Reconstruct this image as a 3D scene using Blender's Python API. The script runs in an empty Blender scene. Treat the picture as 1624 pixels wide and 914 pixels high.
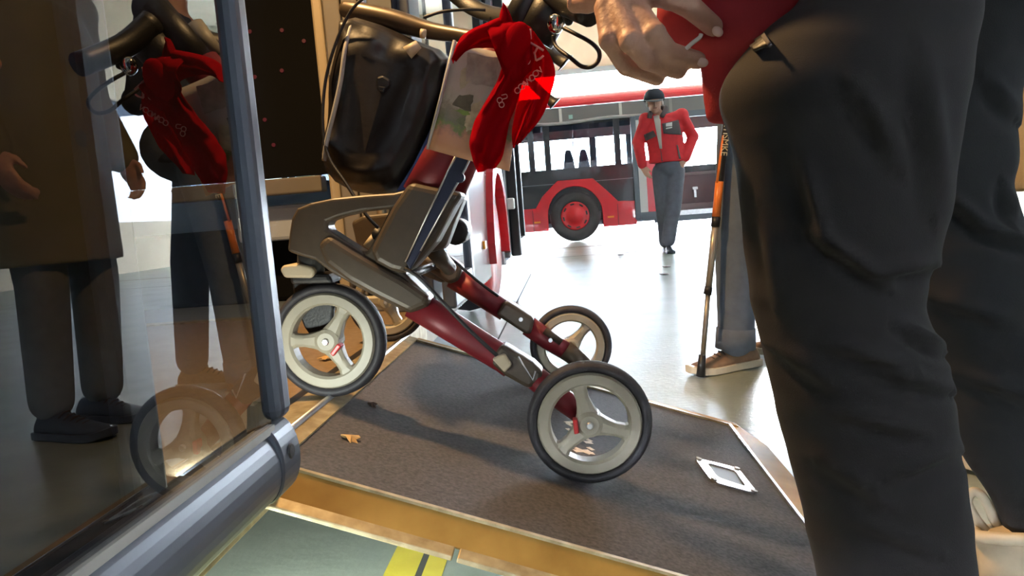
import bpy, bmesh, math, random
from mathutils import Vector, Matrix, noise
from mathutils.bvhtree import BVHTree

random.seed(7)
SC = bpy.context.scene
COL = SC.collection
PI = math.pi

# ------------------------------------------------------------------ camera
FPX, IW, IH = 1150.0, 1624.0, 914.0
CAM_POS = Vector((0, 0, 0.60))
CAM_ROT = (Matrix.Rotation(0.0800088, 3, 'Z') @ Matrix.Rotation(PI / 2 - 0.1040545, 3, 'X')
           @ Matrix.Rotation(-math.radians(4.5), 3, 'Z'))
cam_data = bpy.data.cameras.new('camera')
cam_data.sensor_width = 36.0
cam_data.lens = FPX / IW * 36.0
cam_data.clip_start = 0.02
cam_data.clip_end = 300
cam = bpy.data.objects.new('camera', cam_data)
cam.matrix_world = Matrix.Translation(CAM_POS) @ CAM_ROT.to_4x4()
COL.objects.link(cam)
SC.camera = cam

# ------------------------------------------------------------------ world, lights, exposure
world = bpy.data.worlds.new('world')
SC.world = world
world.use_nodes = True
wn = world.node_tree.nodes
wn['Background'].inputs[0].default_value = (0.82, 0.91, 1.0, 1)
wn['Background'].inputs[1].default_value = 80.0
SC.view_settings.view_transform = 'Standard'
SC.view_settings.look = 'None'
SC.view_settings.gamma = 1.0
SC.view_settings.exposure = 0.45
SC.view_settings.use_curve_mapping = False


def area(name, loc, size, energy, col, target, size_y=None):
    l = bpy.data.lights.new(name, 'AREA')
    l.energy = energy
    l.color = col
    l.size = size
    if size_y:
        l.shape = 'RECTANGLE'
        l.size_y = size_y
    o = bpy.data.objects.new(name, l)
    o.location = loc
    o.rotation_euler = (Vector(target) - Vector(loc)).to_track_quat('-Z', 'Y').to_euler()
    COL.objects.link(o)
    return o


# unseen ceiling fill lights, added to light the foreground
for hx, hy, e in ((2.6, 2.5, 25), (2.6, 7.5, 30), (2.6, -2.0, 40)):
    area('hall_fill', (hx, hy, 5.3), 0.4, e, (0.92, 0.96, 1.0), (hx, hy, 0), 3.5)
# lamp inside the bus, over the entrance area
area('bus_lamp', (-0.78, 1.25, 2.2), 0.09, 44, (1.0, 0.60, 0.25), (-0.35, 1.3, 0.2), 0.14)

# fill light added under the open door's sill to brighten the floor
area('sill_fill', (-0.50, 0.80, 0.215), 0.05, 9.0, (0.9, 1.0, 0.95), (-0.42, 1.15, 0.0), 0.3)


# ------------------------------------------------------------------ helpers
def PX(x, y, Y):
    """world point on the plane at distance Y into the hall that lies on the ray of a photograph pixel"""
    d = CAM_ROT @ Vector(((x - IW / 2) / FPX, -(y - IH / 2) / FPX, -1.0))
    return CAM_POS + d * (Y / d.y)


MATS = {}


def mat(name, col, rough=0.5, metal=0.0, var=0.0, vscale=20.0, bump=0.0, bscale=60.0, col2=None, spec=0.5,
        coat=0.0, emit=None, estr=0.0, vdetail=4.0):
    if name in MATS:
        return MATS[name]
    m = bpy.data.materials.new(name)
    m.use_nodes = True
    nt = m.node_tree
    b = nt.nodes['Principled BSDF']
    b.inputs['Base Color'].default_value = (*col, 1)
    b.inputs['Roughness'].default_value = rough
    b.inputs['Metallic'].default_value = metal
    b.inputs['Specular IOR Level'].default_value = spec
    b.inputs['Coat Weight'].default_value = coat
    if emit:
        b.inputs['Emission Color'].default_value = (*emit, 1)
        b.inputs['Emission Strength'].default_value = estr
    tc = nt.nodes.new('ShaderNodeTexCoord')
    if var > 0 or col2:
        n = nt.nodes.new('ShaderNodeTexNoise')
        n.inputs['Scale'].default_value = vscale
        n.inputs['Detail'].default_value = vdetail
        nt.links.new(tc.outputs['Object'], n.inputs['Vector'])
        r = nt.nodes.new('ShaderNodeValToRGB')
        r.color_ramp.elements[0].position = 0.3
        r.color_ramp.elements[1].position = 0.7
        c2 = col2 if col2 else tuple(min(1, c * (1 + var)) for c in col)
        c1 = col if col2 else tuple(c * (1 - var) for c in col)
        r.color_ramp.elements[0].color = (*c1, 1)
        r.color_ramp.elements[1].color = (*c2, 1)
        nt.links.new(n.outputs['Fac'], r.inputs['Fac'])
        nt.links.new(r.outputs['Color'], b.inputs['Base Color'])
    if bump > 0:
        n2 = nt.nodes.new('ShaderNodeTexNoise')
        n2.inputs['Scale'].default_value = bscale
        n2.inputs['Detail'].default_value = 3
        nt.links.new(tc.outputs['Object'], n2.inputs['Vector'])
        bp = nt.nodes.new('ShaderNodeBump')
        bp.inputs['Strength'].default_value = bump
        bp.inputs['Distance'].default_value = 0.01
        nt.links.new(n2.outputs['Fac'], bp.inputs['Height'])
        nt.links.new(bp.outputs['Normal'], b.inputs['Normal'])
    MATS[name] = m
    return m


def glass(name, tint, ior=1.5, rough=0.0, boost=1.0):
    """pane: clear tinted transmission plus fresnel reflection"""
    if name in MATS:
        return MATS[name]
    m = bpy.data.materials.new(name)
    m.use_nodes = True
    nt = m.node_tree
    nt.nodes.clear()
    out = nt.nodes.new('ShaderNodeOutputMaterial')
    mix = nt.nodes.new('ShaderNodeMixShader')
    tr = nt.nodes.new('ShaderNodeBsdfTransparent')
    tr.inputs[0].default_value = (*tint, 1)
    gl = nt.nodes.new('ShaderNodeBsdfGlossy')
    gl.inputs['Roughness'].default_value = rough
    gl.inputs[0].default_value = (0.95, 0.97, 1, 1)
    fr = nt.nodes.new('ShaderNodeFresnel')
    fr.inputs[0].default_value = ior
    mu = nt.nodes.new('ShaderNodeMath')
    mu.operation = 'MULTIPLY'
    mu.use_clamp = True
    mu.inputs[1].default_value = boost
    nt.links.new(fr.outputs[0], mu.inputs[0])
    ge = nt.nodes.new('ShaderNodeNewGeometry')
    inv = nt.nodes.new('ShaderNodeMath')
    inv.operation = 'SUBTRACT'
    inv.inputs[0].default_value = 1.0
    nt.links.new(ge.outputs['Backfacing'], inv.inputs[1])
    m3 = nt.nodes.new('ShaderNodeMath')
    m3.operation = 'MULTIPLY'
    nt.links.new(mu.outputs[0], m3.inputs[0])
    nt.links.new(inv.outputs[0], m3.inputs[1])
    nt.links.new(m3.outputs[0], mix.inputs[0])
    nt.links.new(tr.outputs[0], mix.inputs[1])
    nt.links.new(gl.outputs[0], mix.inputs[2])
    nt.links.new(mix.outputs[0], out.inputs[0])
    MATS[name] = m
    return m


def sheer(name, col, alpha, trans=0.5):
    """thin cloth: diffuse and translucent, partly open weave"""
    m = bpy.data.materials.new(name)
    m.use_nodes = True
    nt = m.node_tree
    nt.nodes.clear()
    out = nt.nodes.new('ShaderNodeOutputMaterial')
    d = nt.nodes.new('ShaderNodeBsdfDiffuse')
    d.inputs[0].default_value = (*col, 1)
    t = nt.nodes.new('ShaderNodeBsdfTranslucent')
    t.inputs[0].default_value = (*col, 1)
    x = nt.nodes.new('ShaderNodeBsdfTransparent')
    x.inputs[0].default_value = (min(1, col[0] * 1.6 + .2), col[1] * 1.5, col[2] * 1.5, 1)
    m1 = nt.nodes.new('ShaderNodeMixShader')
    m1.inputs[0].default_value = trans
    m2 = nt.nodes.new('ShaderNodeMixShader')
    m2.inputs[0].default_value = alpha
    nt.links.new(d.outputs[0], m1.inputs[1])
    nt.links.new(t.outputs[0], m1.inputs[2])
    nt.links.new(x.outputs[0], m2.inputs[1])
    nt.links.new(m1.outputs[0], m2.inputs[2])
    nt.links.new(m2.outputs[0], out.inputs[0])
    MATS[name] = m
    return m


def root(name, label, cat, loc, group=None):
    o = bpy.data.objects.new(name, None)
    o.empty_display_size = 0.05
    COL.objects.link(o)
    o.location = loc
    o['w'] = list(loc)
    return tag(o, label, cat, group)


def tag(o, label=None, cat=None, group=None, kind=None):
    if label:
        o['label'] = label
    if cat:
        o['category'] = cat
    if group:
        o['group'] = group
    if kind:
        o['kind'] = kind
    return o


def obj(name, bm, m, parent=None, smooth=False, bevel=0.0, seg=2, solid=0.0, label=None):
    me = bpy.data.meshes.new(name)
    bmesh.ops.recalc_face_normals(bm, faces=bm.faces)
    bm.to_mesh(me)
    bm.free()
    if m:
        me.materials.append(m)
    if smooth:
        for p in me.polygons:
            p.use_smooth = True
    o = bpy.data.objects.new(name, me)
    COL.objects.link(o)
    if parent is not None:
        o.parent = parent
        if parent.type == 'EMPTY':
            o.matrix_parent_inverse = Matrix.Translation(-Vector(parent.location))
    if bevel > 0:
        b = o.modifiers.new('bevel', 'BEVEL')
        b.width = bevel
        b.segments = seg
        b.limit_method = 'ANGLE'
        b.angle_limit = math.radians(40)
    if solid:
        s = o.modifiers.new('solid', 'SOLIDIFY')
        s.thickness = solid
        s.offset = 0
    if label:
        o['label'] = label
    return o


def B():
    return bmesh.new()


def box(bm, x0, x1, y0, y1, z0, z1):
    v = [bm.verts.new((x, y, z)) for x in (x0, x1) for y in (y0, y1) for z in (z0, z1)]
    for f in ((0, 1, 3, 2), (4, 6, 7, 5), (0, 4, 5, 1), (2, 3, 7, 6), (0, 2, 6, 4), (1, 5, 7, 3)):
        bm.faces.new([v[i] for i in f])
    return bm


def boxo(name, x0, x1, y0, y1, z0, z1, m, parent=None, **k):
    return obj(name, box(B(), x0, x1, y0, y1, z0, z1), m, parent, **k)


def frame_at(t):
    t = t.normalized()
    a = Vector((0, 0, 1)) if abs(t.z) < 0.9 else Vector((0, 1, 0))
    u = t.cross(a).normalized()
    return u, t.cross(u).normalized()


def tube(bm, pts, rad, n=12, flat=1.0, updir=None, cap=True):
    """tube through points; flat scales the second cross axis"""
    pts = [Vector(p) for p in pts]
    if not isinstance(rad, (list, tuple)):
        rad = [rad] * len(pts)
    rings = []
    u = None
    for i, p in enumerate(pts):
        if i == 0:
            t = pts[1] - p
        elif i == len(pts) - 1:
            t = p - pts[i - 1]
        else:
            t = (pts[i + 1] - p).normalized() + (p - pts[i - 1]).normalized()
        t = t.normalized()
        if updir is not None:
            u = (Vector(updir) - t * t.dot(Vector(updir))).normalized()
        elif u is None:
            u, _ = frame_at(t)
        else:
            u = (u - t * u.dot(t)).normalized()
        w = t.cross(u).normalized()
        rings.append([bm.verts.new(p + u * math.cos(2 * PI * k / n) * rad[i] * flat
                                   + w * math.sin(2 * PI * k / n) * rad[i]) for k in range(n)])
    for a, b in zip(rings[:-1], rings[1:]):
        for k in range(n):
            bm.faces.new((a[k], a[(k + 1) % n], b[(k + 1) % n], b[k]))
    if cap:
        bm.faces.new(rings[0][::-1])
        bm.faces.new(rings[-1])
    return bm


def smooth_pts(pts, k=6):
    """Catmull-Rom through points"""
    pts = [Vector(p) for p in pts]
    P = [pts[0]] + pts + [pts[-1]]
    out = []
    for i in range(1, len(P) - 2):
        for j in range(k):
            t = j / k
            a, b, c, d = P[i - 1], P[i], P[i + 1], P[i + 2]
            out.append(0.5 * ((2 * b) + (c - a) * t + (2 * a - 5 * b + 4 * c - d) * t * t
                              + (3 * b - a - 3 * c + d) * t ** 3))
    out.append(pts[-1])
    return out


def tubeo(name, pts, rad, m, parent=None, n=12, sm=0, **k):
    tk = {x: k.pop(x) for x in ('flat', 'updir') if x in k}
    if sm:
        if isinstance(rad, (list, tuple)):
            rr = smooth_pts([(r, 0, 0) for r in rad], sm)
            rad = [r.x for r in rr]
        pts = smooth_pts(pts, sm)
    return obj(name, tube(B(), pts, rad, n, **tk), m, parent, smooth=True, **k)


def loft(bm, rings, cap=True):
    vs = [[bm.verts.new(p) for p in r] for r in rings]
    n = len(vs[0])
    for a, b in zip(vs[:-1], vs[1:]):
        for k in range(n):
            bm.faces.new((a[k], a[(k + 1) % n], b[(k + 1) % n], b[k]))
    if cap:
        bm.faces.new(vs[0][::-1])
        bm.faces.new(vs[-1])
    return bm


def prism(bm, pts, off):
    """extrude a planar outline by a vector"""
    a = [bm.verts.new(p) for p in pts]
    b = [bm.verts.new(Vector(p) + Vector(off)) for p in pts]
    n = len(pts)
    bm.faces.new(a)
    bm.faces.new(b[::-1])
    for i in range(n):
        bm.faces.new((a[i], b[i], b[(i + 1) % n], a[(i + 1) % n]))
    return bm


def plate(name, pxs, Y, t, m, parent=None, **k):
    """outline given by photograph pixels at distance Y, with thickness t along Y"""
    return obj(name, prism(B(), [PX(x, y, Y) for x, y in pxs], (0, t, 0)), m, parent, **k)


def lathe(bm, prof, center, axis='Y', n=40):
    """prof: (r, h) list, closed loop around the axis when first==last"""
    c = Vector(center)
    rings = []
    for r, h in prof:
        ring = []
        for k in range(n):
            a = 2 * PI * k / n
            if axis == 'Y':
                v = Vector((r * math.cos(a), h, r * math.sin(a)))
            elif axis == 'X':
                v = Vector((h, r * math.cos(a), r * math.sin(a)))
            else:
                v = Vector((r * math.cos(a), r * math.sin(a), h))
            ring.append(bm.verts.new(c + v))
        rings.append(ring)
    for a, b in zip(rings[:-1], rings[1:]):
        for k in range(n):
            bm.faces.new((a[k], a[(k + 1) % n], b[(k + 1) % n], b[k]))
    return bm


def disc(bm, c, r, y0, y1, n=24):
    lathe(bm, [(1e-4, y0), (r, y0), (r, y1), (1e-4, y1)], c, 'Y', n)
    return bm


def ell(bm, c, r, rot=None, seg=16):
    M = Matrix.Translation(Vector(c))
    if rot is not None:
        M = M @ rot.to_4x4()
    M = M @ Matrix.Diagonal((*r, 1))
    bmesh.ops.create_uvsphere(bm, u_segments=seg, v_segments=max(8, seg // 2), radius=1, matrix=M)
    return bm


def cap(bm, pts, rad, n=14):
    """round-ended limb through points"""
    pts = [Vector(p) for p in pts]
    if not isinstance(rad, (list, tuple)):
        rad = [rad] * len(pts)
    tube(bm, pts, rad, n)
    for p, r in zip(pts, rad):
        ell(bm, p, (r, r, r), seg=n)
    return bm


def fuse(name, bm, m, parent, voxel, smooth=4, label=None, adapt=0.0):
    """overlapping volumes grown together into one continuous surface"""
    o = obj(name, bm, m, parent, smooth=True, label=label)
    r = o.modifiers.new('remesh', 'REMESH')
    r.mode = 'VOXEL'
    r.voxel_size = voxel
    r.use_smooth_shade = True
    if smooth:
        s = o.modifiers.new('smooth', 'SMOOTH')
        s.factor = 0.6
        s.iterations = smooth
    bpy.context.view_layer.update()
    dg = bpy.context.evaluated_depsgraph_get()
    me = bpy.data.meshes.new_from_object(o.evaluated_get(dg))
    o.modifiers.clear()
    o.data = me
    for p in me.polygons:
        p.use_smooth = True
    if m and not me.materials:
        me.materials.append(m)
    return o


def bvh(o):
    me = o.data
    return BVHTree.FromPolygons([v.co.copy() for v in me.vertices], [list(p.vertices) for p in me.polygons])


def patch(name, quad, tree, m, parent, off=0.004, nu=8, nv=8, thick=0.003):
    """cloth panel laid onto a body: four photo corners projected onto the surface"""
    bm = B()
    g = []
    q = [Vector((a, b, 0)) for a, b in quad]
    for j in range(nv + 1):
        row = []
        for i in range(nu + 1):
            s, t = i / nu, j / nv
            p = (q[0] * (1 - s) + q[1] * s) * (1 - t) + (q[3] * (1 - s) + q[2] * s) * t
            d = CAM_ROT @ Vector(((p.x - IW / 2) / FPX, -(p.y - IH / 2) / FPX, -1.0))
            hit = tree.ray_cast(CAM_POS, d.normalized())
            row.append(bm.verts.new(hit[0] - d.normalized() * off) if hit[0] else None)
        g.append(row)
    for j in range(nv):
        for i in range(nu):
            f = [g[j][i], g[j][i + 1], g[j + 1][i + 1], g[j + 1][i]]
            if all(f):
                bm.faces.new(f)
    loose = [v for v in bm.verts if not v.link_faces]
    bmesh.ops.delete(bm, geom=loose, context='VERTS')
    return obj(name, bm, m, parent, smooth=True, solid=thick)


def text_mesh(name, s, size, M, m, parent, extrude=0.0006):
    cu = bpy.data.curves.new(name, 'FONT')
    cu.body = s
    cu.size = size
    cu.extrude = extrude
    cu.align_x = 'CENTER'
    cu.align_y = 'CENTER'
    t = bpy.data.objects.new(name + '_src', cu)
    COL.objects.link(t)
    bpy.context.view_layer.update()
    me = bpy.data.meshes.new_from_object(t.evaluated_get(bpy.context.evaluated_depsgraph_get()))
    bpy.data.objects.remove(t)
    me.transform(M)
    me.materials.clear()
    me.materials.append(m)
    o = bpy.data.objects.new(name, me)
    COL.objects.link(o)
    o.parent = parent
    if parent.type == 'EMPTY':
        o.matrix_parent_inverse = Matrix.Translation(-Vector(parent.location))
    return o


# ------------------------------------------------------------------ materials
M_beige = mat('wall_beige', (0.40, 0.345, 0.255), 0.8, var=0.05, vscale=3)
M_ceil = mat('ceiling_panel', (0.45, 0.42, 0.36), 0.85, var=0.06, vscale=2)
M_lintel = mat('lintel_grey', (0.17, 0.19, 0.2), 0.5)
M_dark = mat('black_plastic', (0.012, 0.012, 0.013), 0.45, bump=0.08, bscale=300)
M_rubber = mat('rubber', (0.028, 0.026, 0.03), 0.62, var=0.25, vscale=40, bump=0.1, bscale=200)
M_alu = mat('aluminium', (0.62, 0.63, 0.65), 0.32, 1.0, var=0.12, vscale=30)
M_chrome = mat('chrome', (0.85, 0.85, 0.85), 0.08, 1.0)
M_steel = mat('steel_plate', (0.78, 0.8, 0.83), 0.3, 1.0, var=0.1, vscale=60)
M_gold = mat('ramp_edge_yellow', (0.22, 0.115, 0.018), 0.6, 0.0, spec=0.3, col2=(0.33, 0.19, 0.04), vscale=14)
M_lip = mat('ramp_lip', (0.24, 0.18, 0.085), 0.45, 0.4, col2=(0.44, 0.36, 0.21), vscale=45)
M_deck = mat('ramp_deck', (0.045, 0.043, 0.045), 0.85, spec=0.25, col2=(0.083, 0.078, 0.077), vscale=160, bump=0.2, bscale=420, vdetail=2)
M_bfloor = mat('bus_floor_brown', (0.20, 0.135, 0.07), 0.5, col2=(0.27, 0.19, 0.11), vscale=50)
M_bfloor2 = mat('bus_floor_daylit', (0.17, 0.21, 0.27), 0.5, var=0.1, vscale=30)  # blue put into the floor colour for daylight from the windows
M_doorgrey = mat('door_frame_grey', (0.075, 0.088, 0.115), 0.42, 0.3, var=0.06, vscale=12)
M_buswhite = mat('bus_white', (0.55, 0.58, 0.63), 0.2, coat=0.6)
M_busdark = mat('bus_dark_panel', (0.02, 0.022, 0.025), 0.25, coat=0.3)
M_busred = mat('bus_red', (0.62, 0.012, 0.02), 0.28, coat=0.5)
M_inner = mat('bus_inner_beige', (0.17, 0.15, 0.12), 0.6, var=0.05, vscale=10)
M_innerd = mat('bus_inner_dark', (0.006, 0.006, 0.006), 0.9, spec=0.1)
M_orange = mat('marker_orange', (0.9, 0.35, 0.03), 0.3, emit=None)
M_glassdoor = glass('door_glass', (0.56, 0.59, 0.63), 1.65, 0.0, 1.7)
M_glassbus = glass('bus_window_glass', (0.86, 0.9, 0.93), 1.45)
M_dimpane = glass('dimming_pane', (0.085, 0.095, 0.11), 1.4)  # clear tint that dims the daylight through the right windows
M_fillpane = glass('back_fill_pane', (0.036, 0.040, 0.045), 1.4)  # dims the fill from the gate panes added behind the camera
M_glassdark = glass('bus_window_dark', (0.10, 0.11, 0.13), 1.5)
M_taupe = mat('rollator_taupe', (0.068, 0.050, 0.032), 0.45, 0.1, var=0.08, vscale=60, bump=0.04, bscale=500)
M_red = mat('rollator_red', (0.17, 0.009, 0.016), 0.45, 0.1, var=0.12, vscale=25)
M_rim = mat('wheel_rim_cream', (0.34, 0.31, 0.235), 0.45, var=0.05, vscale=30)
M_navy = mat('navy_strap', (0.012, 0.018, 0.05), 0.55)
M_bag = mat('bag_black', (0.014, 0.011, 0.009), 0.40, spec=0.35, bump=0.06, bscale=60)
M_grey = mat('piping_grey', (0.32, 0.31, 0.29), 0.5)
M_tagred = mat('hub_red', (0.55, 0.02, 0.02), 0.35)
M_trouser = mat('trouser_charcoal', (0.0145, 0.0115, 0.0125), 0.85, var=0.15, vscale=9, bump=0.12, bscale=900)
M_trouser2 = mat('trouser_far_leg', (0.0095, 0.0100, 0.0120), 0.85, var=0.12, vscale=9, bump=0.12, bscale=900)  # far leg of the same trousers, in a darker, cooler tone
M_jack = mat('jacket_red', (0.33, 0.012, 0.02), 0.75, var=0.08, vscale=25, bump=0.1, bscale=500)
M_jackbg = mat('jacket_bright_red', (0.62, 0.022, 0.03), 0.7, var=0.07, vscale=25)
M_jgrey = mat('jacket_grey', (0.10, 0.085, 0.085), 0.75)
M_skin = mat('skin', (0.50, 0.27, 0.19), 0.5, col2=(0.60, 0.35, 0.26), vscale=40, bump=0.12, bscale=220)
M_nail = mat('nail', (0.66, 0.42, 0.35), 0.3)
M_jean = mat('jean_slate', (0.10, 0.125, 0.16), 0.85, var=0.1, vscale=30, bump=0.15, bscale=400)
M_greytr = mat('trouser_grey_green', (0.13, 0.135, 0.13), 0.85, var=0.1, vscale=30, bump=0.15, bscale=400)
M_shoebr = mat('shoe_brown', (0.22, 0.13, 0.07), 0.7, var=0.15, vscale=40)
M_shoebe = mat('shoe_beige', (0.50, 0.41, 0.29), 0.7, var=0.1, vscale=40)
M_sole = mat('sole_cream', (0.55, 0.47, 0.34), 0.6)
M_lace = mat('lace_dark', (0.05, 0.03, 0.02), 0.8)
M_coat = mat('coat_olive_beige', (0.34, 0.27, 0.16), 0.85, var=0.1, vscale=8, bump=0.15, bscale=300)
M_capnavy = mat('cap_navy', (0.02, 0.026, 0.04), 0.8)
M_shirt = mat('shirt_white', (0.62, 0.6, 0.54), 0.8)
M_white = mat('white_print', (0.85, 0.83, 0.78), 0.6)
M_hair = mat('hair_grey', (0.4, 0.38, 0.36), 0.8)
M_leaf = mat('dry_leaf', (0.50, 0.30, 0.11), 0.8, var=0.2, vscale=80)
M_orangep = mat('pole_orange', (0.75, 0.20, 0.03), 0.35)
M_beigep = mat('plastic_beige', (0.50, 0.42, 0.29), 0.5)
M_scarf = sheer('scarf_red', (0.42, 0.006, 0.014), 0.86, 0.40)
M_sky_led = mat('led_red', (0.05, 0.004, 0.01), 0.5, emit=(0.8, 0.05, 0.16), estr=0.03)


def floor_material():
    m = bpy.data.materials.new('hall_floor')
    m.use_nodes = True
    nt = m.node_tree
    b = nt.nodes['Principled BSDF']
    tc = nt.nodes.new('ShaderNodeTexCoord')
    n = nt.nodes.new('ShaderNodeTexNoise')
    n.inputs['Scale'].default_value = 2.4
    n.inputs['Detail'].default_value = 7
    n.inputs['Roughness'].default_value = 0.65
    r = nt.nodes.new('ShaderNodeValToRGB')
    r.color_ramp.elements[0].position = 0.32
    r.color_ramp.elements[0].color = (0.175, 0.215, 0.175, 1)
    r.color_ramp.elements[1].position = 0.72
    r.color_ramp.elements[1].color = (0.30, 0.335, 0.285, 1)
    nt.links.new(tc.outputs['Object'], n.inputs['Vector'])
    nt.links.new(n.outputs['Fac'], r.inputs['Fac'])
    nt.links.new(r.outputs['Color'], b.inputs['Base Color'])
    n3 = nt.nodes.new('ShaderNodeTexNoise')
    n3.inputs['Scale'].default_value = 5
    n3.inputs['Detail'].default_value = 5
    mr = nt.nodes.new('ShaderNodeMapRange')
    mr.inputs['To Min'].default_value = 0.26
    mr.inputs['To Max'].default_value = 0.40
    nt.links.new(tc.outputs['Object'], n3.inputs['Vector'])
    nt.links.new(n3.outputs['Fac'], mr.inputs['Value'])
    nt.links.new(mr.outputs[0], b.inputs['Roughness'])
    b.inputs['Specular IOR Level'].default_value = 1.0
    n2 = nt.nodes.new('ShaderNodeTexNoise')
    n2.inputs['Scale'].default_value = 45
    n2.inputs['Detail'].default_value = 3
    nt.links.new(tc.outputs['Object'], n2.inputs['Vector'])
    bp = nt.nodes.new('ShaderNodeBump')
    bp.inputs['Strength'].default_value = 0.12
    bp.inputs['Distance'].default_value = 0.01
    nt.links.new(n2.outputs['Fac'], bp.inputs['Height'])
    nt.links.new(bp.outputs['Normal'], b.inputs['Normal'])
    return m


M_floor = floor_material()
M_yellow = mat('line_yellow', (0.50, 0.40, 0.03), 0.5, col2=(0.62, 0.52, 0.06), vscale=12, bump=0.1, bscale=40)
M_joint = mat('joint_dark', (0.05, 0.05, 0.045), 0.8)

# ------------------------------------------------------------------ setting
floor = boxo('floor', -7, 8, -5, 19.3, -0.2, 0.0, M_floor)
tag(floor, kind='structure')
floor['label'] = 'glossy green grey epoxy floor of the bus hall'
boxo('yellow_line', -0.352, -0.296, 0.2, 1.62, 0.0, 0.0012, M_yellow, floor)
boxo('yellow_line', -0.284, -0.249, 0.2, 1.62, 0.0, 0.0012, M_yellow, floor)
boxo('expansion_joint', -0.296, -0.284, -1.0, 1.62, 0.0, 0.0008, M_joint, floor)
boxo('expansion_joint', -0.364, -0.356, 2.2, 6.9, 0.0, 0.0008, M_joint, floor)
boxo('expansion_joint', -0.4, 6.5, 8.95, 8.975, 0.0, 0.0008, M_joint, floor)
boxo('threshold_strip', -3, 7, 10.9, 11.05, 0.0, 0.0015, mat('strip_rust', (0.28, 0.24, 0.2), 0.7), floor)

tag(boxo('ground', -60, 60, 19.3, 90, -0.25, -0.02, mat('outdoor_concrete', (0.6, 0.6, 0.58), 0.8, var=0.1, vscale=1)),
    'pale concrete yard outside the hall gate', kind='structure')
tag(boxo('ceiling', -7, 8, -5, 19.3, 5.8, 6.0, M_ceil), 'pale hall ceiling', kind='structure')
wf = B()
prism(wf, [(-7, 19, 0), (-7, 19, 5.8), (8, 19, 5.8), (8, 19, 0), (7.6, 19, 0), (7.6, 19, 4.07), (-5.5, 19, 4.07), (-5.5, 19, 0)],
      (0, 0.3, 0))
wall_far = obj('wall_far', wf, M_beige)
tag(wall_far, 'beige hall wall over the wide open gate', kind='structure')
tag(boxo('trim_1', -5.5, 7.6, 18.93, 19.0, 3.95, 4.08, M_lintel), 'grey lintel edge over the open gate', kind='structure')
tag(boxo('wall_left', -7.2, -7, -5, 19.3, -0.2, 6, M_beige), 'beige left hall wall', kind='structure')
wb = root('wall_back', None, None, (0.5, -5, 0))
tag(wb, 'beige hall wall behind the viewer with gate panes added for fill light', kind='structure')
boxo('wall_base', -7.2, 8.2, -5.2, -5, -0.2, 0.0, M_beige, wb)
boxo('wall_header', -7.2, 8.2, -5.2, -5, 4.0, 6.0, M_beige, wb)
boxo('wall_pier', -7.2, -0.4, -5.2, -5, 0.3, 4.0, M_beige, wb)
boxo('wall_pier', 6.2, 8.2, -5.2, -5, 0.3, 4.0, M_beige, wb)
for i in range(4):
    boxo('window_pane', -0.4 + i * 1.65, 1.2 + i * 1.65, -5.12, -5.1, 0.0, 4.0, M_fillpane, wb)
    boxo('wall_pier', 1.2 + i * 1.65, 1.25 + i * 1.65, -5.15, -5.05, 0.3, 4.0, M_lintel, wb)
# right wall with a band of tall windows
wr = root('wall_right', None, None, (8, 7, 0))
tag(wr, 'beige right hall wall with a band of windows', kind='structure')
boxo('wall_base', 8, 8.2, -5, 19.3, -0.2, 1.0, M_beige, wr)
boxo('wall_header', 8, 8.2, -5, 19.3, 3.4, 6.0, M_beige, wr)
for i in range(9):
    y = -5 + i * 3.0
    boxo('wall_pier', 8, 8.2, y, min(y + 0.5, 19.3), 1.0, 3.4, M_beige, wr)
for i in range(8):
    y = -4.5 + i * 3.0
    w = boxo('window_pane', 8.08, 8.1, y, y + 2.5, 1.0, 3.4, M_dimpane, wr)

# ------------------------------------------------------------------ the bus whose doorway stands open (left)
XO = -0.435
bus = root('city_bus', 'white city bus with its middle door open and ramp folded out', 'bus', (-1.7, 1.2, 0))


def yz_plate(name, yz, x0, x1, m, parent, **k):
    return obj(name, prism(B(), [(x0, y, z) for y, z in yz], (x1 - x0, 0, 0)), m, parent, **k)


# outer skin ahead of the doorway with wheel arch
arch = []
for k in range(13):
    a = PI - PI * k / 12
    arch.append((4.55 + 0.47 * math.cos(a), 0.42 + 0.46 * math.sin(a)))
yz_plate('side_panel', [(2.1, 0.24), (2.1, 0.95), (4.85, 0.95), (4.85, 0.24), (4.85, 0.3)][:4] if False else
         [(2.42, 0.95), (2.42, 0.24), (4.08, 0.24)] + arch + [(5.02, 0.24), (5.04, 0.24), (5.04, 1.05), (2.42, 1.05)],
         XO - 0.05, XO, M_buswhite, bus, bevel=0.012)
# red flared wheel arch trim
ab = B()
ao, ai = [], []
for k in range(17):
    a = PI * 1.06 - PI * 1.12 * k / 16
    ao.append((4.55 + 0.54 * math.cos(a), 0.42 + 0.53 * math.sin(a)))
    ai.append((4.55 + 0.44 * math.cos(a), 0.42 + 0.43 * math.sin(a)))
for k in range(16):
    prism(ab, [(XO - 0.02, *ao[k]), (XO - 0.02, *ao[k + 1]), (XO - 0.02, *ai[k + 1]), (XO - 0.02, *ai[k])], (0.06, 0, 0))
bmesh.ops.remove_doubles(ab, verts=ab.verts, dist=1e-4)
obj('wheel_arch', ab, M_busred, bus, label='red flared wheel arch')
whl = obj('wheel', lathe(B(), [(0.02, -0.14), (0.28, -0.14), (0.40, -0.11), (0.42, 0), (0.40, 0.11), (0.30, 0.14), (0.28, 0.12),
                               (0.02, 0.1)], (XO - 0.2, 4.55, 0.42), 'X'), M_rubber, bus, smooth=True)
obj('hub', lathe(B(), [(0.001, 0.16), (0.12, 0.16), (0.27, 0.125), (0.29, 0.1)], (XO - 0.2, 4.55, 0.42), 'X'), M_busred, whl, smooth=True)
for yy in (3.75,):
    boxo('side_marker', XO, XO + 0.012, yy, yy + 0.09, 0.42, 0.46, M_orange, bus)
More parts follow.
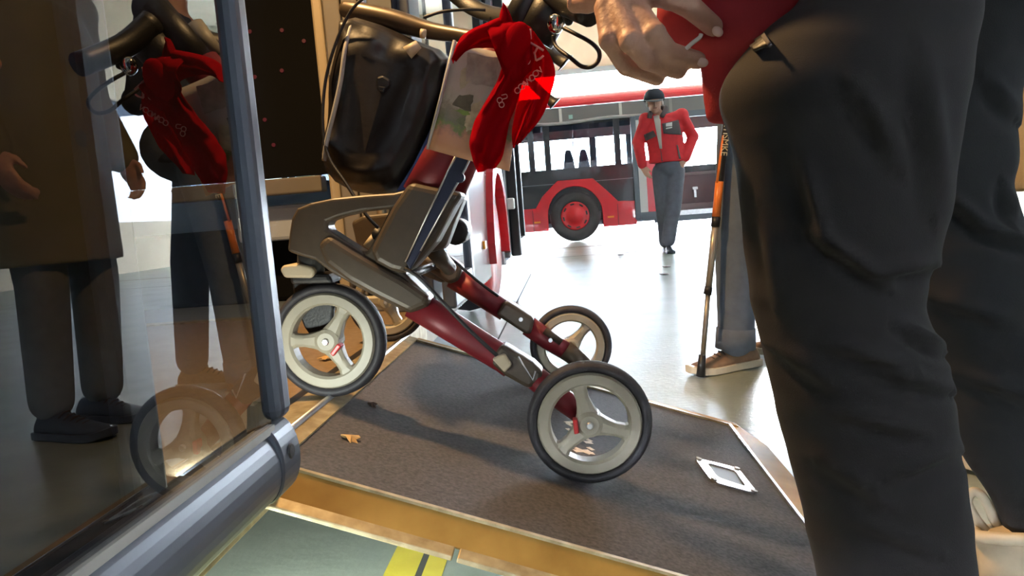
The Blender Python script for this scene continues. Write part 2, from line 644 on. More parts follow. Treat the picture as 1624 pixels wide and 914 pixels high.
boxo('seam', XO, XO + 0.003, 3.02, 3.035, 0.26, 1.0, M_dark, bus)
boxo('flap_handle', XO, XO + 0.006, 2.75, 2.98, 0.86, 0.875, M_dark, bus)
boxo('window_band', XO - 0.03, XO - 0.012, 2.42, 5.04, 1.05, 2.25, M_glassdark, bus)
boxo('door_post', XO - 0.05, XO + 0.0, 5.04, 5.10, 0.24, 2.25, M_dark, bus)
boxo('upper_panel', XO - 0.05, XO, -4, 6.3, 2.25, 2.9, M_buswhite, bus)
boxo('roof', -2.95, XO, -4, 6.3, 2.9, 2.96, M_buswhite, bus)
boxo('rear_side_panel', XO - 0.05, XO, -4, 0.63, 0.24, 2.25, M_innerd, bus)
boxo('door_jamb', XO - 0.03, XO + 0.015, 0.63, 0.69, 0.24, 2.25, mat('jamb_charcoal', (0.05, 0.052, 0.055), 0.5), bus, bevel=0.01)
boxo('back_wall', -2.95, XO, -4.05, -4, 0.24, 2.95, M_busdark, bus)
boxo('left_side_lower', -2.98, -2.93, -4, 6.3, 0.24, 1.0, M_buswhite, bus)
boxo('left_side_upper', -2.98, -2.93, -4, 6.3, 2.2, 2.95, M_inner, bus)
for i in range(6):
    y = -4 + i * 1.72
    boxo('window_post', -2.98, -2.93, y, y + 0.12, 1.0, 2.2, M_innerd, bus)
    boxo('window_pane', -2.96, -2.95, y + 0.12, y + 1.72, 1.0, 2.2, M_glassdark, bus)
boxo('windscreen', -2.9, XO, 6.28, 6.3, 1.0, 2.6, M_glassbus, bus)
boxo('front_panel', -2.95, XO, 6.25, 6.32, 0.24, 1.0, M_buswhite, bus)
obj('wheel_cover', lathe(B(), [(0.001, 0.045), (0.12, 0.04), (0.2, 0.03), (0.26, 0.028), (0.33, 0.012), (0.40, -0.02), (0.44, -0.06)], (XO - 0.03, 4.55, 0.42), 'X', 36), M_busred, bus, smooth=True)
boxo('wheel_well', -1.1, -0.62, 4.02, 5.02, 0.3, 1.0, M_dark, bus)
# open front door leaf standing out from the body
fd = root('x', None, None, (0, 0, 0))
bpy.data.objects.remove(fd)
dl = yz_plate('front_door_leaf', [(5.28, 0.28), (5.28, 2.2), (5.36, 2.2), (5.36, 0.28)], XO + 0.03, XO + 0.10, M_dark, bus, bevel=0.01)
yz_plate('pane', [(5.36, 0.4), (5.36, 2.1), (5.95, 2.1), (5.95, 0.4)], XO + 0.055, XO + 0.07, M_glassbus, dl)
yz_plate('leaf_frame', [(5.95, 0.28), (5.95, 2.2), (6.05, 2.2), (6.05, 0.28)], XO + 0.03, XO + 0.10, M_dark, dl, bevel=0.01)
yz_plate('leaf_rail', [(5.36, 0.28), (5.36, 0.4), (5.95, 0.4), (5.95, 0.28)], XO + 0.03, XO + 0.10, M_alu, dl)
boxo('side_lamp', XO + 0.03, XO + 0.085, 5.14, 5.22, 0.62, 0.70, M_white, bus, bevel=0.01)
boxo('mirror_arm', XO - 0.01, XO + 0.03, 5.11, 5.18, 0.28, 2.2, mat('grey_post', (0.3, 0.32, 0.35), 0.4), bus)
# interior
boxo('entrance_floor', -2.93, XO, -1.2, 2.42, 0.22, 0.30, M_bfloor, bus)
boxo('floor_strip', -2.93, XO - 0.04, 2.42, 2.47, 0.22, 0.306, M_lip, bus)
boxo('aisle_floor', -2.93, XO - 0.05, 2.47, 6.25, 0.22, 0.302, M_bfloor2, bus)
boxo('rear_floor', -2.93, XO - 0.05, -4, -1.2, 0.22, 0.30, M_bfloor2, bus)
boxo('door_sill', XO - 0.055, XO + 0.004, 0.69, 2.1, 0.22, 0.303, M_lip, bus, bevel=0.003)
boxo('sill_seal', XO - 0.075, XO - 0.055, 0.69, 2.1, 0.22, 0.3015, M_dark, bus)
boxo('inner_ceiling', -2.93, XO - 0.05, -4, 6.25, 2.35, 2.4, M_inner, bus)
# partition behind the entrance: dark screen with a beige rail beneath
scr = boxo('partition_screen', -2.6, PX(508, 150, 2.72).x, 2.72, 2.76, 0.80, 2.35, M_innerd, bus)
boxo('partition_rail', -2.6, PX(512, 290, 2.72).x, 2.70, 2.77, 0.735, 0.795, M_inner, bus, bevel=0.006)
for a, b in ((447, 0 + 48), (447, 112), (482, 65), (396, 50), (420, 190), (434, 230), (404, 122)):
    p = PX(a, b, 2.718)
    obj('led_dot', disc(B(), p, 0.0075, -0.002, 0.002, 12), M_sky_led, scr)
boxo('under_box', -2.3, -1.02, 2.95, 3.3, 0.302, 0.62, M_innerd, bus, bevel=0.02)
boxo('under_shelf', -1.30, -0.98, 2.80, 2.95, 0.56, 0.70, mat('pale_blue_plastic', (0.45, 0.5, 0.58), 0.4), bus, bevel=0.015)
# pillars of the far door jamb
jx = lambda x, Y: PX(x, 150, Y).x
boxo('jamb_trim', jx(507, 2.45), jx(524, 2.45), 2.45, 2.50, 0.30, 2.35, mat('trim_cream', (0.42, 0.34, 0.22), 0.4, 0.2), bus, bevel=0.008)
boxo('jamb_panel', jx(525, 2.42), jx(552, 2.42), 2.42, 2.50, 0.30, 2.35, M_inner, bus, bevel=0.006)
boxo('jamb_panel', jx(554, 2.40), jx(592, 2.40), 2.40, 2.48, 0.30, 2.35, M_inner, bus, bevel=0.006)
boxo('jamb_panel', jx(594, 2.34), jx(636, 2.34), 2.34, 2.42, 0.30, 2.35, mat('jamb_grey', (0.10, 0.105, 0.11), 0.5), bus, bevel=0.006)
boxo('jamb_panel', jx(637, 2.2), XO - 0.035, 2.2, 2.28, 0.30, 2.3, mat('jamb_navy', (0.02, 0.025, 0.04), 0.5), bus, bevel=0.006)
boxo('far_jamb_edge', XO - 0.03, XO + 0.01, 2.24, 2.42, 0.24, 2.3, M_doorgrey, bus, bevel=0.006)
for z in (1.02, 1.35, 0.75):
    obj('bolt', disc(B(), (jx(610, 2.34), 2.337, z), 0.008, -0.004, 0.003, 10), M_alu, bus)
tubeo('grab_rail', [(-0.52, 2.05, 0.5), (-0.52, 2.05, 2.2)], 0.014, M_alu, bus)
# far leaf of the middle door
fl = yz_plate('far_door_leaf', [(2.52, 0.33), (2.52, 2.2), (2.58, 2.2), (2.58, 0.33)], XO + 0.06, XO + 0.10, M_doorgrey, bus, bevel=0.008)
yz_plate('pane', [(2.1, 0.42), (2.1, 2.15), (2.52, 2.15), (2.52, 0.42)], XO + 0.075, XO + 0.085, M_glassdoor, fl)
yz_plate('leaf_rail', [(2.1, 0.33), (2.1, 0.42), (2.52, 0.42), (2.52, 0.33)], XO + 0.06, XO + 0.10, M_doorgrey, fl, bevel=0.008)

# near leaf of the middle door: big glass pane in a grey frame
XD = -0.31
leaf = boxo('door_leaf_stile', XD - 0.024, XD, 0.720, 0.757, 0.40, 2.2, M_doorgrey, bus, bevel=0.012, seg=3,
            label='grey metal stile of the open bus door')
rl = []
for k in range(15):
    a = -PI / 2 + PI * k / 14
    rl.append((math.cos(a) * 0.022, 0.356 + 0.038 * math.sin(a)))
rb = B()
prism(rb, [(XD - 0.042, -0.05, 0.318), *[(XD - 0.022 + x, -0.05, z) for x, z in rl], (XD - 0.042, -0.05, 0.394)], (0, 0.79, 0))
obj('bottom_rail', rb, M_doorgrey, leaf, bevel=0.006, seg=2)
rb = B()
prism(rb, [(XD - 0.044, 0.705, 0.315), *[(XD - 0.020 + x * 1.03, 0.705, 0.358 + (z - 0.356) * 1.1) for x, z in rl], (XD - 0.02, 0.705, 0.425), (XD - 0.03, 0.705, 0.425)],
      (0, 0.054, 0))
obj('rail_end_cap', rb, M_doorgrey, leaf, bevel=0.006, seg=2)
obj('screw_hole', lathe(B(), [(0.0005, 0.0005), (0.007, 0.0005), (0.0085, -0.001)], (XD + 0.0035, 0.730, 0.366), 'X', 16), M_dark, leaf)
yz_plate('door_glass', [(-0.05, 0.39), (-0.05, 2.2), (0.722, 2.2), (0.722, 0.39)], XD - 0.018, XD - 0.012, M_glassdoor, leaf)
boxo('glass_seal', XD - 0.022, XD - 0.008, -0.05, 0.72, 0.391, 0.399, M_grey, leaf)

# ------------------------------------------------------------------ folding ramp
H0, H1 = Vector((XO + 0.004, 0, 0.300)), Vector((0.378, 0, 0.022))
rdir = (H1 - H0).normalized()
rn = Vector((-rdir.z, 0, rdir.x))
RL = (H1 - H0).length


def RP(s, y, h=0.0):
    """point on the ramp: s along from the hinge, y across, h above the deck"""
    p = H0 + rdir * s + rn * h
    return Vector((p.x, y, p.z))


def rbox(name, s0, s1, y0, y1, h0, h1, m, parent, **k):
    bm = B()
    v = [bm.verts.new(RP(s, y, h)) for s in (s0, s1) for y in (y0, y1) for h in (h0, h1)]
    for f in ((0, 1, 3, 2), (4, 6, 7, 5), (0, 4, 5, 1), (2, 3, 7, 6), (0, 2, 6, 4), (1, 5, 7, 3)):
        bm.faces.new([v[i] for i in f])
    return obj(name, bm, m, parent, **k)


ramp = root('boarding_ramp', 'folded-out dark boarding ramp with yellow edges leading up to the bus door', 'ramp', (0.35, 1.35, 0))
SY0, SY1 = 0.908, 1.815
rbox('deck', 0.03, RL, SY0, SY1, -0.02, 0.0, M_deck, ramp)
# near edge: sloping yellow band and a lip
bm = B()
prism(bm, [RP(0.03, SY0, 0.003), RP(0.03, SY0, -0.019), RP(0.03, SY0 - 0.018, -0.036), RP(0.03, SY0 - 0.026, -0.030)],
      rdir * (RL + 0.03))
obj('near_edge_strip', bm, M_gold, ramp)
for sa, sl in ((0.03, RL * 0.30), (0.036 + RL * 0.30, RL * 0.66)):
    bm = B()
    prism(bm, [RP(sa, SY0 - 0.024, -0.029), RP(sa, SY0 - 0.024, -0.042), RP(sa, SY0 - 0.042, -0.042), RP(sa, SY0 - 0.042, -0.035)], rdir * sl)
    obj('near_lip', bm, M_lip, ramp, bevel=0.002)
rbox('edge_bead', 0.03, RL, SY0 - 0.004, SY0 + 0.003, 0.0, 0.004, M_lip, ramp)
rbox('far_edge_strip', 0.03, RL + 0.02, SY1, SY1 + 0.028, -0.02, 0.004, M_gold, ramp)
rbox('edge_bead', 0.03, RL, SY1 - 0.004, SY1 + 0.004, 0.0, 0.005, M_lip, ramp)
bm = B()
a, b = RP(RL, 0, 0.001), RP(RL, 0, -0.02)
prism(bm, [(a.x, SY0 - 0.03, a.z), (a.x, SY1 + 0.028, a.z), (a.x + 0.022, SY1 + 0.02, a.z - 0.006), (a.x + 0.058, SY1 - 0.12, a.z - 0.017),
           (a.x + 0.058, SY0 - 0.03, a.z - 0.017)], (0, 0, -0.004))
obj('end_edge_strip', bm, M_gold, ramp)
rbox('end_bead', RL - 0.006, RL + 0.001, SY0, SY1, 0.0, 0.005, M_steel, ramp)
rbox('hinge_bar', 0.0, 0.03, SY0 - 0.04, SY1 + 0.02, -0.012, 0.004, M_lip, ramp)
tubeo('hinge_pin', [RP(0.0, SY0 - 0.04, 0.004), RP(0.0, SY1 + 0.02, 0.004)], 0.006, M_alu, ramp, n=8)
rbox('underside_bounce', 0.03, RL - 0.02, SY0, SY1, -0.026, -0.02, mat('bounce_aluminium', (0.75, 0.76, 0.78), 0.45, 0.6), ramp)  # bright plate added to bounce light onto the floor below
# grip plate with an opening
bm = B()
s0 = (0.215 + 0.435) / rdir.x


def ramp_px(x, y):
    d = CAM_ROT @ Vector(((x - IW / 2) / FPX, -(y - IH / 2) / FPX, -1.0))
    t = (H0 - CAM_POS).dot(rn) / d.dot(rn)
    p = CAM_POS + d * t
    return (p - H0).dot(rdir), p.y


oc = [ramp_px(*q) for q in ((1100, 728), (1170, 745), (1203, 787), (1128, 766))]
ic = [ramp_px(*q) for q in ((1120, 736), (1164, 748), (1183, 775), (1137, 760))]


def rr(corners, r, n=4):
    """rounded outline of four corners"""
    out = []
    m = len(corners)
    for i in range(m):
        p, q, s = (Vector((*corners[(i - 1) % m], 0)), Vector((*corners[i], 0)), Vector((*corners[(i + 1) % m], 0)))
        a, c = q + (p - q).normalized() * r, q + (s - q).normalized() * r
        for k in range(n + 1):
            t = k / n
            out.append(a * (1 - t) ** 2 + q * 2 * t * (1 - t) + c * t * t)
    return out


def ring_plate(bm, outer, inner, h0, h1):
    n = len(outer)
    V = [[bm.verts.new(RP(p.x, p.y, h)) for p in L] for L in (outer, inner) for h in (h0, h1)]
    ob, ot, ib, it = V
    for i in range(n):
        j = (i + 1) % n
        bm.faces.new((ot[i], ot[j], it[j], it[i]))
        bm.faces.new((ob[i], ib[i], ib[j], ob[j]))
        bm.faces.new((ot[i], ob[i], ob[j], ot[j]))
        bm.faces.new((it[i], it[j], ib[j], ib[i]))


ring_plate(bm, rr(oc, 0.02), rr(ic, 0.012), 0.0, 0.0035)
gp = obj('grip_plate', bm, M_steel, ramp, label='bright steel frame of the grip opening')
bm = B()
prism(bm, [RP(p.x, p.y, 0.0006) for p in rr(ic, 0.012)], rn * 0.0008)
obj('grip_recess', bm, mat('recess_dark', (0.06, 0.055, 0.05), 0.6), gp)
for i in range(4):
    c = (Vector((*oc[i], 0)) * 0.62 + Vector((*ic[i], 0)) * 0.38)
    p = RP(c.x, c.y, 0.004)
    bm = B()
    prism(bm, [p + Vector((math.cos(2 * PI * k / 10) * 0.006, math.sin(2 * PI * k / 10) * 0.006, -math.cos(2 * PI * k / 10) * 0.006 * .344))
               for k in range(10)], rn * 0.002)
    obj('rivet', bm, M_grey, gp)
# worn white painted letters on the deck
strokes = [[(897, 671), (912, 670)], [(899, 672), (909, 677)], [(899, 682), (905, 682)], [(930, 697), (938, 701)], [(927, 702), (939, 703)],
           [(912, 711), (936, 721)], [(911, 716), (935, 716)], [(932, 710), (941, 715)], [(934, 719), (942, 720)]]
M_chalk = mat('worn_paint', (0.62, 0.50, 0.36), 0.7, var=0.2, vscale=120)
for st in strokes:
    a, b = [Vector((*ramp_px(*q), 0)) for q in st]
    d = (b - a).normalized()
    nn = Vector((-d.y, d.x, 0)) * 0.0055
    bm = B()
    prism(bm, [RP(q.x, q.y, 0.0003) for q in (a - nn, b - nn, b + nn, a + nn)], rn * 0.0006)
    obj('painted_stroke', bm, M_chalk, ramp)

# dry leaves
for i, (lx, ly, L, lab, sc) in enumerate([(555, 698, None, 'dry curled tan leaf lying alone on the dark ramp deck', 0.02),
                                          (590, 645, None, 'tiny dark dry leaf scrap on the ramp by the hinge', 0.012)]):
    s, y = ramp_px(lx, ly)
    bm = B()
    pts = []
    for k in range(14):
        r = sc * (0.55 + 0.45 * ((k % 3) / 2)) * (1 if k % 2 else 0.8)
        a = 2 * PI * k / 14
        pts.append(RP(s + r * math.cos(a), y + r * 0.7 * math.sin(a), 0.003 + 0.004 * math.sin(a * 2)))
    vs = [bm.verts.new(p) for p in pts]
    c = bm.verts.new(RP(s, y, 0.008))
    for k in range(14):
        bm.faces.new((vs[k], vs[(k + 1) % 14], c))
    tag(obj('dry_leaf', bm, M_leaf if i == 0 else M_lace, solid=0.0012), lab, 'leaf', 'dry leaves on the ramp')
lp = PX(565, 566, 1.62)
for i, (dx, dy, sc, lab) in enumerate([(-0.56, 1.58, 0.02, 'dry tan leaf on the brown bus floor seen through the front wheel')]):
    bm = B()
    vs = []
    for k in range(14):
        r = sc * (0.55 + 0.45 * ((k % 3) / 2))
        a = 2 * PI * k / 14
        vs.append(bm.verts.new((dx + r * math.cos(a), dy + r * math.sin(a), 0.3035 + 0.004 * abs(math.sin(a * 2)))))
    c = bm.verts.new((dx, dy, 0.31))
    for k in range(14):
        bm.faces.new((vs[k], vs[(k + 1) % 14], c))
    tag(obj('dry_leaf', bm, M_leaf, solid=0.0012), lab, 'leaf', 'dry leaves on the ramp')
for i, (fx, fy, lab) in enumerate([(985, 405, 'small dark leaf scrap on the bright floor left of the walking man'),
                                   (1058, 424, 'small dark scrap on the floor just below the walking man\'s shoes'),
                                   (1054, 436, 'lowest dark scrap on the bright floor below the walking man')]):
    d = CAM_ROT @ Vector(((fx - IW / 2) / FPX, -(fy - IH / 2) / FPX, -1.0))
    p = CAM_POS + d * (-CAM_POS.z / d.z)
    bm = B()
    vs = [bm.verts.new((p.x + 0.035 * math.cos(k * 0.9) * (1 + 0.3 * (k % 2)), p.y + 0.05 * math.sin(k * 0.9), 0.003 + 0.006 * (k % 2))) for k in range(7)]
    bm.faces.new(vs)
    tag(obj('leaf_scrap', bm, M_lace, solid=0.002), lab, 'leaf')

# ------------------------------------------------------------------ red bus standing across the hall
YB = 12.8
rbus = root('red_city_bus', 'red city bus with dark glass standing across the hall by the gate', 'bus', (-2.5, 14, 0))
BX0, BX1 = -9.0, 3.35
DX0, DX1 = 1.24, 2.78
pz = lambda x, y: ((PX(x, y, YB)).x, (PX(x, y, YB)).z)
WC = Vector((0.18, YB, 0.448))
archp = []
for k in range(15):
    a = PI - PI * k / 14
    archp.append((WC.x + 0.475 * math.cos(a), 0.47 + 0.49 * math.sin(a)))


def xz_plate(name, xz, y0, y1, m, parent, **k):
    return obj(name, prism(B(), [(x, y0, z) for x, z in xz], (0, y1 - y0, 0)), m, parent, **k)


xz_plate('skirt', [(BX0, 0.22), (BX0, 0.62), pz(850, 331), pz(860, 312), pz(884, 287), pz(940, 283), pz(962, 302), pz(980, 319), (DX0, 0.63),
                   (DX0, 0.22), (WC.x + 0.475, 0.22)] + archp[::-1] + [(WC.x - 0.475, 0.22)], YB - 0.05, YB, M_busred, rbus, bevel=0.012)
xz_plate('front_skirt', [(DX1, 0.22), (DX1, 0.8), (BX1, 0.8), (BX1, 0.22)], YB - 0.05, YB, M_busred, rbus, bevel=0.02)
boxo('lower_glass_band', BX0, DX0, YB, YB + 0.03, 0.5, 1.28, M_busdark, rbus)
boxo('band_seam', BX0, DX0, YB - 0.004, YB, 1.02, 1.03, mat('seam_grey', (0.2, 0.22, 0.25), 0.4), rbus)
M_greyband = mat('bus_grey_band', (0.21, 0.205, 0.20), 0.45)
M_blueglass = glass('blue_glass', (0.30, 0.38, 0.48), 1.6)
boxo('upper_band', BX0, BX1, YB, YB + 0.06, 2.06, 2.32, M_greyband, rbus)
for sx in (-3.4, -1.35, 0.02, 1.05, 1.9):
    boxo('band_divider', sx, sx + 0.05, YB - 0.006, YB, 2.06, 2.31, M_white if sx in (0.02, 1.05) else M_grey, rbus)
tubeo('cable_sag', smooth_pts([(BX0 + i * 0.9, YB - 0.02, 2.05 + 0.035 * (i % 2)) for i in range(13)], 4), 0.028,
      mat('pale_grey', (0.45, 0.45, 0.45), 0.5), rbus, n=8)
rf = []
for k in range(9):
    a = PI / 2 * k / 8
    rf.append((YB + 0.28 - 0.30 * math.cos(a), 2.33 + 0.21 * math.sin(a)))
rfb = [(2.5 * 2 + 2 * YB - 2.5 - y, z) for y, z in rf][::-1]
bm = B()
prism(bm, [(BX0, y, z) for y, z in rf + rfb], (BX1 - BX0, 0, 0))
obj('roof', bm, M_busred, rbus, label='red roof')
YBF = YB + 2.5
for y0, nm in ((YB + 0.01, 'near'), (YBF - 0.04, 'far')):
    far = nm == 'far'
    xs = [-8.9, -7.0, -5.0, -3.2, -1.65, -0.56, -0.28, 0.93, 2.95] if not far else [-8.9, -7.4, -5.8, -4.2, -2.6, -1.0, 0.6, 1.35, 3.2]
    for x in xs:
        if not (not far and x > 2.9):
            boxo('window_post', x, x + (0.14 if far else 0.11), y0, y0 + 0.04, 1.26, 2.08, M_busdark, rbus)
    ends = xs + ([DX0] if not far else [])
    for x, x2 in zip(xs[:-1], xs[1:]):
        if not far and x2 > DX0:
            x2 = DX0
        boxo('window_pane', x + 0.11, x2, y0 + 0.015, y0 + 0.025, 1.26, 1.93 if not far else 2.08, M_glassbus, rbus)
        if not far:
            boxo('tinted_pane', x + 0.11, x2, y0 + 0.015, y0 + 0.025, 1.93, 2.08, M_blueglass, rbus)
boxo('far_side', BX0, BX1, YBF - 0.05, YBF, 0.25, 1.26, M_busdark, rbus)
boxo('far_upper', BX0, BX1, YBF - 0.05, YBF, 2.0, 2.34, M_greyband, rbus)
boxo('bus_floor', BX0, BX1, YB + 0.03, YBF - 0.05, 0.26, 0.34, M_bfloor2, rbus)
boxo('rear_wall', BX0 - 0.03, BX0, YB, YBF, 0.25, 2.34, M_busred, rbus)
boxo('front_wall', BX1, BX1 + 0.04, YB, YBF, 0.25, 1.05, M_busred, rbus)
boxo('windscreen', BX1, BX1 + 0.02, YB + 0.05, YBF - 0.05, 1.05, 2.3, M_glassbus, rbus)
boxo('front_post', BX1 - 0.1, BX1 + 0.02, YB - 0.02, YB + 0.08, 0.25, 2.33, M_busdark, rbus)
# doorway of the red bus with an open white-edged leaf
M_bluegrey = mat('door_blue_grey', (0.13, 0.16, 0.20), 0.45)
boxo('door_header', DX0, DX1, YB - 0.03, YB + 0.06, 1.98, 2.08, M_bluegrey, rbus)
dleaf = boxo('door_leaf', DX0 - 0.02, DX0 + 0.07, YB - 0.09, YB - 0.03, 0.30, 2.06, M_bluegrey, rbus, bevel=0.015)
boxo('leaf_rail', DX0 + 0.07, DX0 + 0.55, YB - 0.09, YB - 0.03, 0.30, 0.42, M_bluegrey, dleaf)
boxo('leaf_rail', DX0 + 0.07, DX0 + 0.55, YB - 0.09, YB - 0.03, 1.99, 2.06, M_bluegrey, dleaf)
boxo('leaf_white_strip', DX0 + 0.07, DX0 + 0.20, YB - 0.08, YB - 0.04, 0.40, 1.99, mat('leaf_white', (0.8, 0.8, 0.82), 0.4), dleaf)
boxo('leaf_red_reflection', DX0 + 0.20, DX0 + 0.52, YB - 0.07, YB - 0.05, 0.42, 1.30, M_busred, dleaf)  # red slab stands in for a reflection in the leaf
boxo('leaf_pane', DX0 + 0.20, DX0 + 0.52, YB - 0.07, YB - 0.05, 1.30, 1.99, M_glassbus, dleaf)
boxo('leaf_edge', DX0 + 0.52, DX0 + 0.56, YB - 0.09, YB - 0.03, 0.30, 2.06, M_bluegrey, dleaf)
M_lowgrey = mat('panel_grey_brown', (0.13, 0.115, 0.12), 0.5)
boxo('inner_wall_panel', DX0 + 0.3, BX1 - 0.1, YB + 0.9, YB + 0.94, 0.5, 1.02, M_lowgrey, rbus)
boxo('inner_ledge', DX0 + 0.3, BX1 - 0.1, YB + 0.86, YB + 0.94, 1.02, 1.07, M_greyband, rbus)
boxo('inner_step', DX0 + 0.3, BX1 - 0.1, YB + 0.5, YB + 0.9, 0.34, 0.5, M_greyband, rbus)
boxo('door_step', DX0 + 0.56, DX1, YB - 0.02, YB + 0.06, 0.32, 0.40, M_alu, rbus)
boxo('sill', DX0 + 0.3, DX1, YB - 0.04, YB + 0.02, 0.22, 0.32, M_bluegrey, rbus)
p = PX(1102, 299, YB + 0.85)
boxo('ticket_knob', p.x - 0.05, p.x + 0.05, YB + 0.82, YB + 0.86, p.z - 0.02, p.z + 0.03, M_alu, rbus, bevel=0.01)
boxo('knob_stem', p.x - 0.02, p.x + 0.02, YB + 0.83, YB + 0.86, p.z - 0.16, p.z - 0.02, M_alu, rbus)
for xm, zm in (pz(852, 353), pz(968, 344)):
    boxo('side_marker', xm - 0.05, xm + 0.06, YB - 0.06, YB - 0.05, zm - 0.015, zm + 0.015, M_orange, rbus)
for xm in (pz(846, 350)[0], pz(980, 340)[0]):
    boxo('panel_seam', xm - 0.004, xm + 0.004, YB - 0.053, YB - 0.049, 0.23, 0.6, M_dark, rbus)
# wheel
M_tyreb = mat('bus_tyre', (0.055, 0.052, 0.058), 0.7, var=0.1, vscale=10)
tw = obj('wheel', lathe(B(), [(0.24, 0.28), (0.40, 0.28), (0.44, 0.24), (0.446, 0.02), (0.42, -0.03), (0.35, -0.045), (0.27, -0.035), (0.245, -0.01)],
                        WC + Vector((0, 0.02, 0)), 'Y', 48), M_tyreb, rbus, smooth=True)
obj('rim', lathe(B(), [(0.25, 0.0), (0.25, -0.02), (0.235, -0.035), (0.20, -0.02), (0.12, -0.03), (0.10, -0.055), (0.001, -0.06)],
                 WC + Vector((0, 0.02, 0)), 'Y', 48), M_busred, tw, smooth=True)
for k in range(8):
    a = 2 * PI * k / 8 + 0.2
    bm = B()
    pts = []
    for da, r in ((-0.17, 0.195), (0.17, 0.195), (0.17, 0.222), (-0.17, 0.222)):
        pts.append(WC + Vector((math.cos(a + da) * r, -0.012, math.sin(a + da) * r)))
    prism(bm, pts, (0, -0.004, 0))
    obj('rim_slot', bm, M_dark, tw)
boxo('wheel_well', WC.x - 0.6, WC.x + 0.6, YB + 0.34, YB + 0.4, 0.3, 1.02, M_dark, rbus)
# seats and hanging strap inside
for sx, sy in ((0.14, 13.6), (0.42, 13.7), (-2.2, 13.6), (-3.6, 13.6), (-4.6, 13.6)):
    bm = B()
    prism(bm, [(sx - 0.18, sy, 0.5), (sx - 0.16, sy, 1.0), (sx - 0.07, sy, 1.56), (sx - 0.05, sy, 1.66), (sx + 0.05, sy, 1.66), (sx + 0.09, sy, 1.5),
               (sx + 0.16, sy, 1.0), (sx + 0.2, sy, 0.5)], (0, 0.4, 0))
    obj('seat', bm, mat('seat_slate', (0.05, 0.06, 0.08), 0.7), rbus, bevel=0.04, seg=3)
tubeo('hang_strap', [PX(908, 178, 13.2), PX(908, 215, 13.2), PX(909, 234, 13.2)], [0.006, 0.006, 0.016], M_dark, rbus, n=8)
p = PX(905, 185, YB - 0.01)
boxo('green_sticker', p.x - 0.035, p.x + 0.035, YB - 0.012, YB - 0.006, p.z - 0.04, p.z + 0.03, mat('sticker_mint', (0.5, 0.75, 0.68), 0.5), rbus)

# ------------------------------------------------------------------ rollator
WR = 0.101
rol = root('rollator', 'dark red and taupe rollator walker rolling up the ramp', 'rollator', (-0.2, 1.45, 0.2))


def ramp_z(x):
    return H0.z + (x - H0.x) * rdir.z / rdir.x


def wheel(c, phase, tabang, near=True, R=WR):
    c = Vector(c)
    s = 1 if near else 1
    rim = obj('wheel', lathe(B(), [(R * 0.62, 0.013), (R * 0.62, -0.012), (R * 0.66, -0.017), (R * 0.80, -0.017), (R * 0.83, -0.012),
                                   (R * 0.83, 0.013), (R * 0.62, 0.013)], c, 'Y', 48), M_rim, rol, smooth=False)
    tp = []
    for k in range(13):
        a = 2 * PI * k / 12
        tp.append((R * 0.905 + R * 0.095 * math.cos(a), 0.017 * math.sin(a)))
    obj('tyre', lathe(B(), tp, c, 'Y', 56), M_rubber, rim, smooth=True)
    obj('hub', lathe(B(), [(0.0005, -0.021), (0.015, -0.021), (0.021, -0.017), (0.022, 0.018), (0.0005, 0.02)], c, 'Y', 28), M_rim, rim, smooth=False)
    obj('axle_bolt', lathe(B(), [(0.0005, -0.0255), (0.0045, -0.0255), (0.006, -0.0235), (0.0065, -0.0205)], c, 'Y', 14), M_alu, rim)
    for k in range(3):
        a = phase + 2 * PI * k / 3
        u = Vector((math.cos(a), 0, math.sin(a)))
        w = Vector((-u.z, 0, u.x))
        rings = []
        for r, hw, y0, y1 in ((0.012, 0.018, -0.017, 0.012), (0.026, 0.0135, -0.016, 0.010), (0.042, 0.0105, -0.015, 0.008), (R * 0.56, 0.0115, -0.014, 0.008),
                              (R * 0.66, 0.018, -0.014, 0.009)):
            rings.append([c + u * r + w * hw + Vector((0, y0 + 0.005, 0)), c + u * r + w * hw * .5 + Vector((0, y0, 0)),
                          c + u * r - w * hw * .5 + Vector((0, y0, 0)), c + u * r - w * hw + Vector((0, y0 + 0.005, 0)),
                          c + u * r - w * hw + Vector((0, y1, 0)), c + u * r + w * hw + Vector((0, y1, 0))])
        obj('spoke', loft(B(), rings), M_rim, rim, bevel=0.002)
    u = Vector((math.cos(tabang), 0, math.sin(tabang)))
    w = Vector((-u.z, 0, u.x))
    bm = B()
    prism(bm, [c + u * 0.018 - w * 0.011 + Vector((0, -0.024, 0)), c + u * 0.026 - w * 0.012 + Vector((0, -0.024, 0)),
               c + u * 0.026 + w * 0.012 + Vector((0, -0.024, 0)), c + u * 0.018 + w * 0.011 + Vector((0, -0.024, 0))], (0, 0.02, 0))
    obj('red_clip', bm, M_tagred, rim, bevel=0.002)
    return rim


def on_ramp(x, y):
    return (x, y, ramp_z(x) + WR / rdir.x)


wheel(on_ramp(0.016, 1.15), math.radians(102), math.radians(182))
wheel((-0.423, 1.22, 0.303 + WR), math.radians(57), math.radians(-42))
wheel(on_ramp(-0.008, 1.77), math.radians(48), math.radians(180))
wheel((-0.455, 1.77, 0.303 + WR), math.radians(-68), math.radians(100))
YN, YF = 1.19, 1.745

# near casting: head, upper arm and lower arm around an open triangle
outer = [(462, 345), (470, 331), (492, 322), (530, 314), (580, 309), (625, 306), (650, 300), (690, 310), (700, 335), (672, 385), (655, 420), (640, 432),
         (683, 474), (674, 488), (649, 498), (600, 474), (566, 456), (522, 431), (499, 413), (478, 407), (455, 399), (458, 370)]
inner = [(519, 352), (540, 344), (574, 336), (618, 331), (603, 362), (582, 399), (577, 401), (548, 383), (519, 364)]


